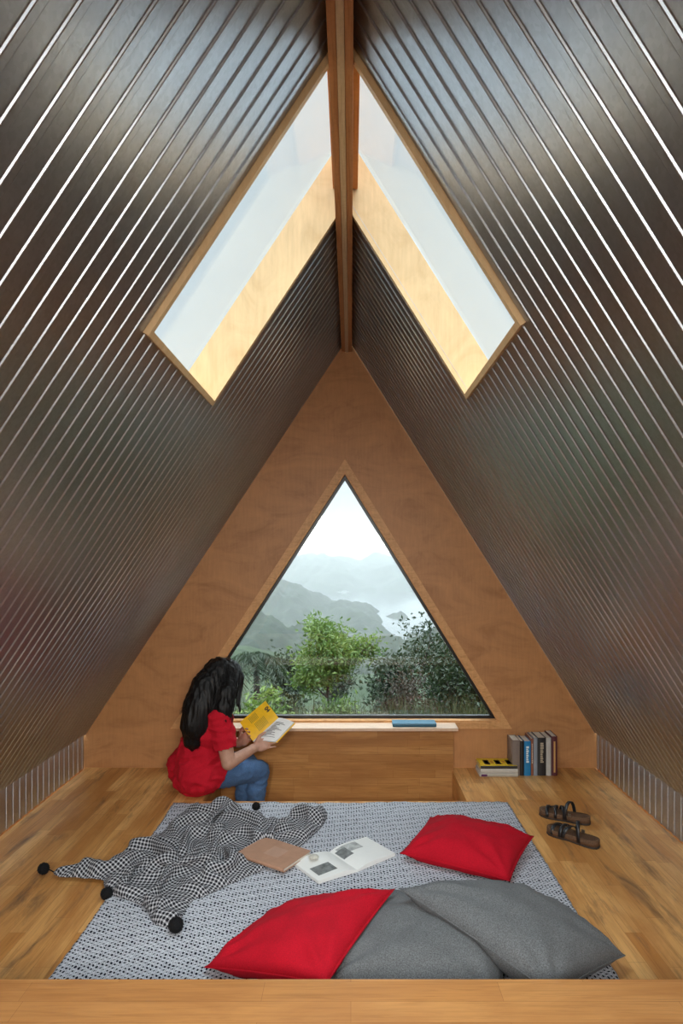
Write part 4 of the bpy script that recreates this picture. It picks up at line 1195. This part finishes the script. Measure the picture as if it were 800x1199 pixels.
for k in range(620):
    # root on the crown, tip along the fall of the hair
    a = rr.uniform(-1, 1); b0 = rr.uniform(-.9, 1)
    root = H(a*.070, -.02+b0*.075, .034+.078*math.sqrt(max(0.02, 1-(a*.8)**2-(b0*.8)**2)))
    tip_px = 230+rr.gauss(0, 8) if k % 4 else 262+rr.gauss(0, 7); tip_py = rr.uniform(845, 881)-abs(tip_px-229)*(.7 if k % 4 else .0)
    if k % 4 == 0: tip_py = rr.uniform(838, 860)
    tip_px = max(210, min(269, tip_px)); tip = P(tip_px, tip_py, 3.385+rr.uniform(-.01, .03))
    m1 = P(((root.x*F_PX/root.y+VX)*.55+tip_px*.45)-(5 if k % 4 else -4)+rr.gauss(0, 4), 804+rr.uniform(-4, 10), 3.40+rr.uniform(-.02, .06)); 
    m2 = m1.lerp(tip, .55)+V(rr.gauss(0, .012), rr.gauss(0, .008)-.012, 0)
    pts = []
    for q in range(9):
        t_ = q/8; pts.append(pcoord(root*(1-t_)**3+m1*3*t_*(1-t_)**2+m2*3*t_*t_*(1-t_)+tip*t_**3))
    tube(bm, pts, [.0022*(1-.75*(q/8)**2) for q in range(9)], 4)
from_bm('hair_strands', bm, M_hair, hair, True)
# sandal-free feet stay bare in the foot well

# ------------------------------------------------------------------ the yellow book in the hands
bk = empty('open_book', S0); tag(bk, 'open yellow book held up in the reader\'s hands', 'book')
M_ybook = cmat('bright_yellow_page', (.86, .50, .012), .5); M_ylet = cmat('olive_print', (.36, .26, .03))
def bl(v): return v-S0
def leafslab(name, a, b_, c, d, th, bulge, mat, n=10):
    """curved page block: a-b spine edge, d-c outer edge"""
    nrm = ((b_-a).cross(d-a)).normalized()
    if nrm.dot(V(-.5, -.5, 1)) < 0: nrm = -nrm
    vs, fs = [], []
    for k in range(n+1):
        f = k/n; o_ = nrm*(bulge*math.sin(PI*min(1, f*1.05))*(1-.3*f))
        for p, q in ((a, d), (b_, c)):
            x = p.lerp(q, f); vs += [bl(x+o_+nrm*th), bl(x+o_*.35)]
    for k in range(n):
        i = 4*k; j = i+4
        fs += [(i, j, j+2, i+2), (i+1, i+3, j+3, j+1), (i, i+1, j+1, j), (i+2, j+2, j+3, i+3)]
    fs += [(0, 2, 3, 1), (4*n, 4*n+1, 4*n+3, 4*n+2)]
    o = from_data(name, vs, fs, mat, bk); return nrm
def on_leaf(name, a, b_, c, d, nrm, th, bulge, s0, s1, t0, t1, mat):
    vs, fs = [], []; n = 6
    for k in range(n+1):
        f = s0+(s1-s0)*k/n; o_ = nrm*(bulge*math.sin(PI*min(1, f*1.05))*(1-.3*f)+th+.0008)
        e0, e1 = a.lerp(d, f), b_.lerp(c, f); vs += [bl(e0.lerp(e1, t0)+o_), bl(e0.lerp(e1, t1)+o_)]
    for k in range(n): fs.append((2*k, 2*k+2, 2*k+3, 2*k+1))
    from_data(name, vs, fs, mat, bk)
nL = leafslab('left_pages', S0, S1, L1, L0, .004, .012, M_ybook)
nRr = leafslab('right_pages', S0, S1, R1, R0, .010, .014, M_page)
leafslab('cover', S0-nRr*.004, S1-nRr*.004, R1+(R1-S1)*.05-nRr*.003, R0+(R0-S0)*.05-nRr*.003, .003, .004, M_ybook)
for k in range(9): on_leaf('text_line', S0, S1, L1, L0, nL, .004, .012, .14, .52, .66-k*.042, .678-k*.042, M_ylet)
for k in range(7): on_leaf('text_line', S0, S1, L1, L0, nL, .004, .012, .58, .90, .52-k*.042, .538-k*.042, M_ylet)
rr = random.Random(2)
for k in range(14):
    a_ = .12+rr.random()*.08
    on_leaf('printed_drawing', S0, S1, R1, R0, nRr, .010, .014, a_, a_+.25+rr.random()*.4, .18+k*.048, .20+k*.048, M_dark if k % 3 else M_ink)
# chapter number 04 printed at the head of the yellow page
def numeral(txt, a, b_, c, d, nrm, f, t, size):
    cu = bpy.data.curves.new('chapter_number', 'FONT'); cu.body = txt; cu.size = size; cu.extrude = .0002; cu.align_x = 'CENTER'
    cu.offset = .0012
    tmp = bpy.data.objects.new('chapter_number', cu); C.objects.link(tmp)
    dg = bpy.context.evaluated_depsgraph_get(); dg.update()
    me = bpy.data.meshes.new_from_object(tmp.evaluated_get(dg)); bpy.data.objects.remove(tmp); bpy.data.curves.remove(cu)
    me.materials.clear(); me.materials.append(M_dark)
    o = bpy.data.objects.new('chapter_number', me); C.objects.link(o)
    yv = (b_-a).normalized(); zv = nrm; xv = yv.cross(zv).normalized()
    pos = a.lerp(d, f).lerp(b_.lerp(c, f), t)+nrm*(.004+.0050+.012*math.sin(PI*min(1, f*1.05))*(1-.3*f))
    M = Matrix(((xv.x, yv.x, zv.x, 0), (xv.y, yv.y, zv.y, 0), (xv.z, yv.z, zv.z, 0), (0, 0, 0, 1)))
    o.parent = bk; o.matrix_local = Matrix.Translation(bl(pos)) @ M
numeral('04', S0, S1, L1, L0, nL, .60, .83, .034)
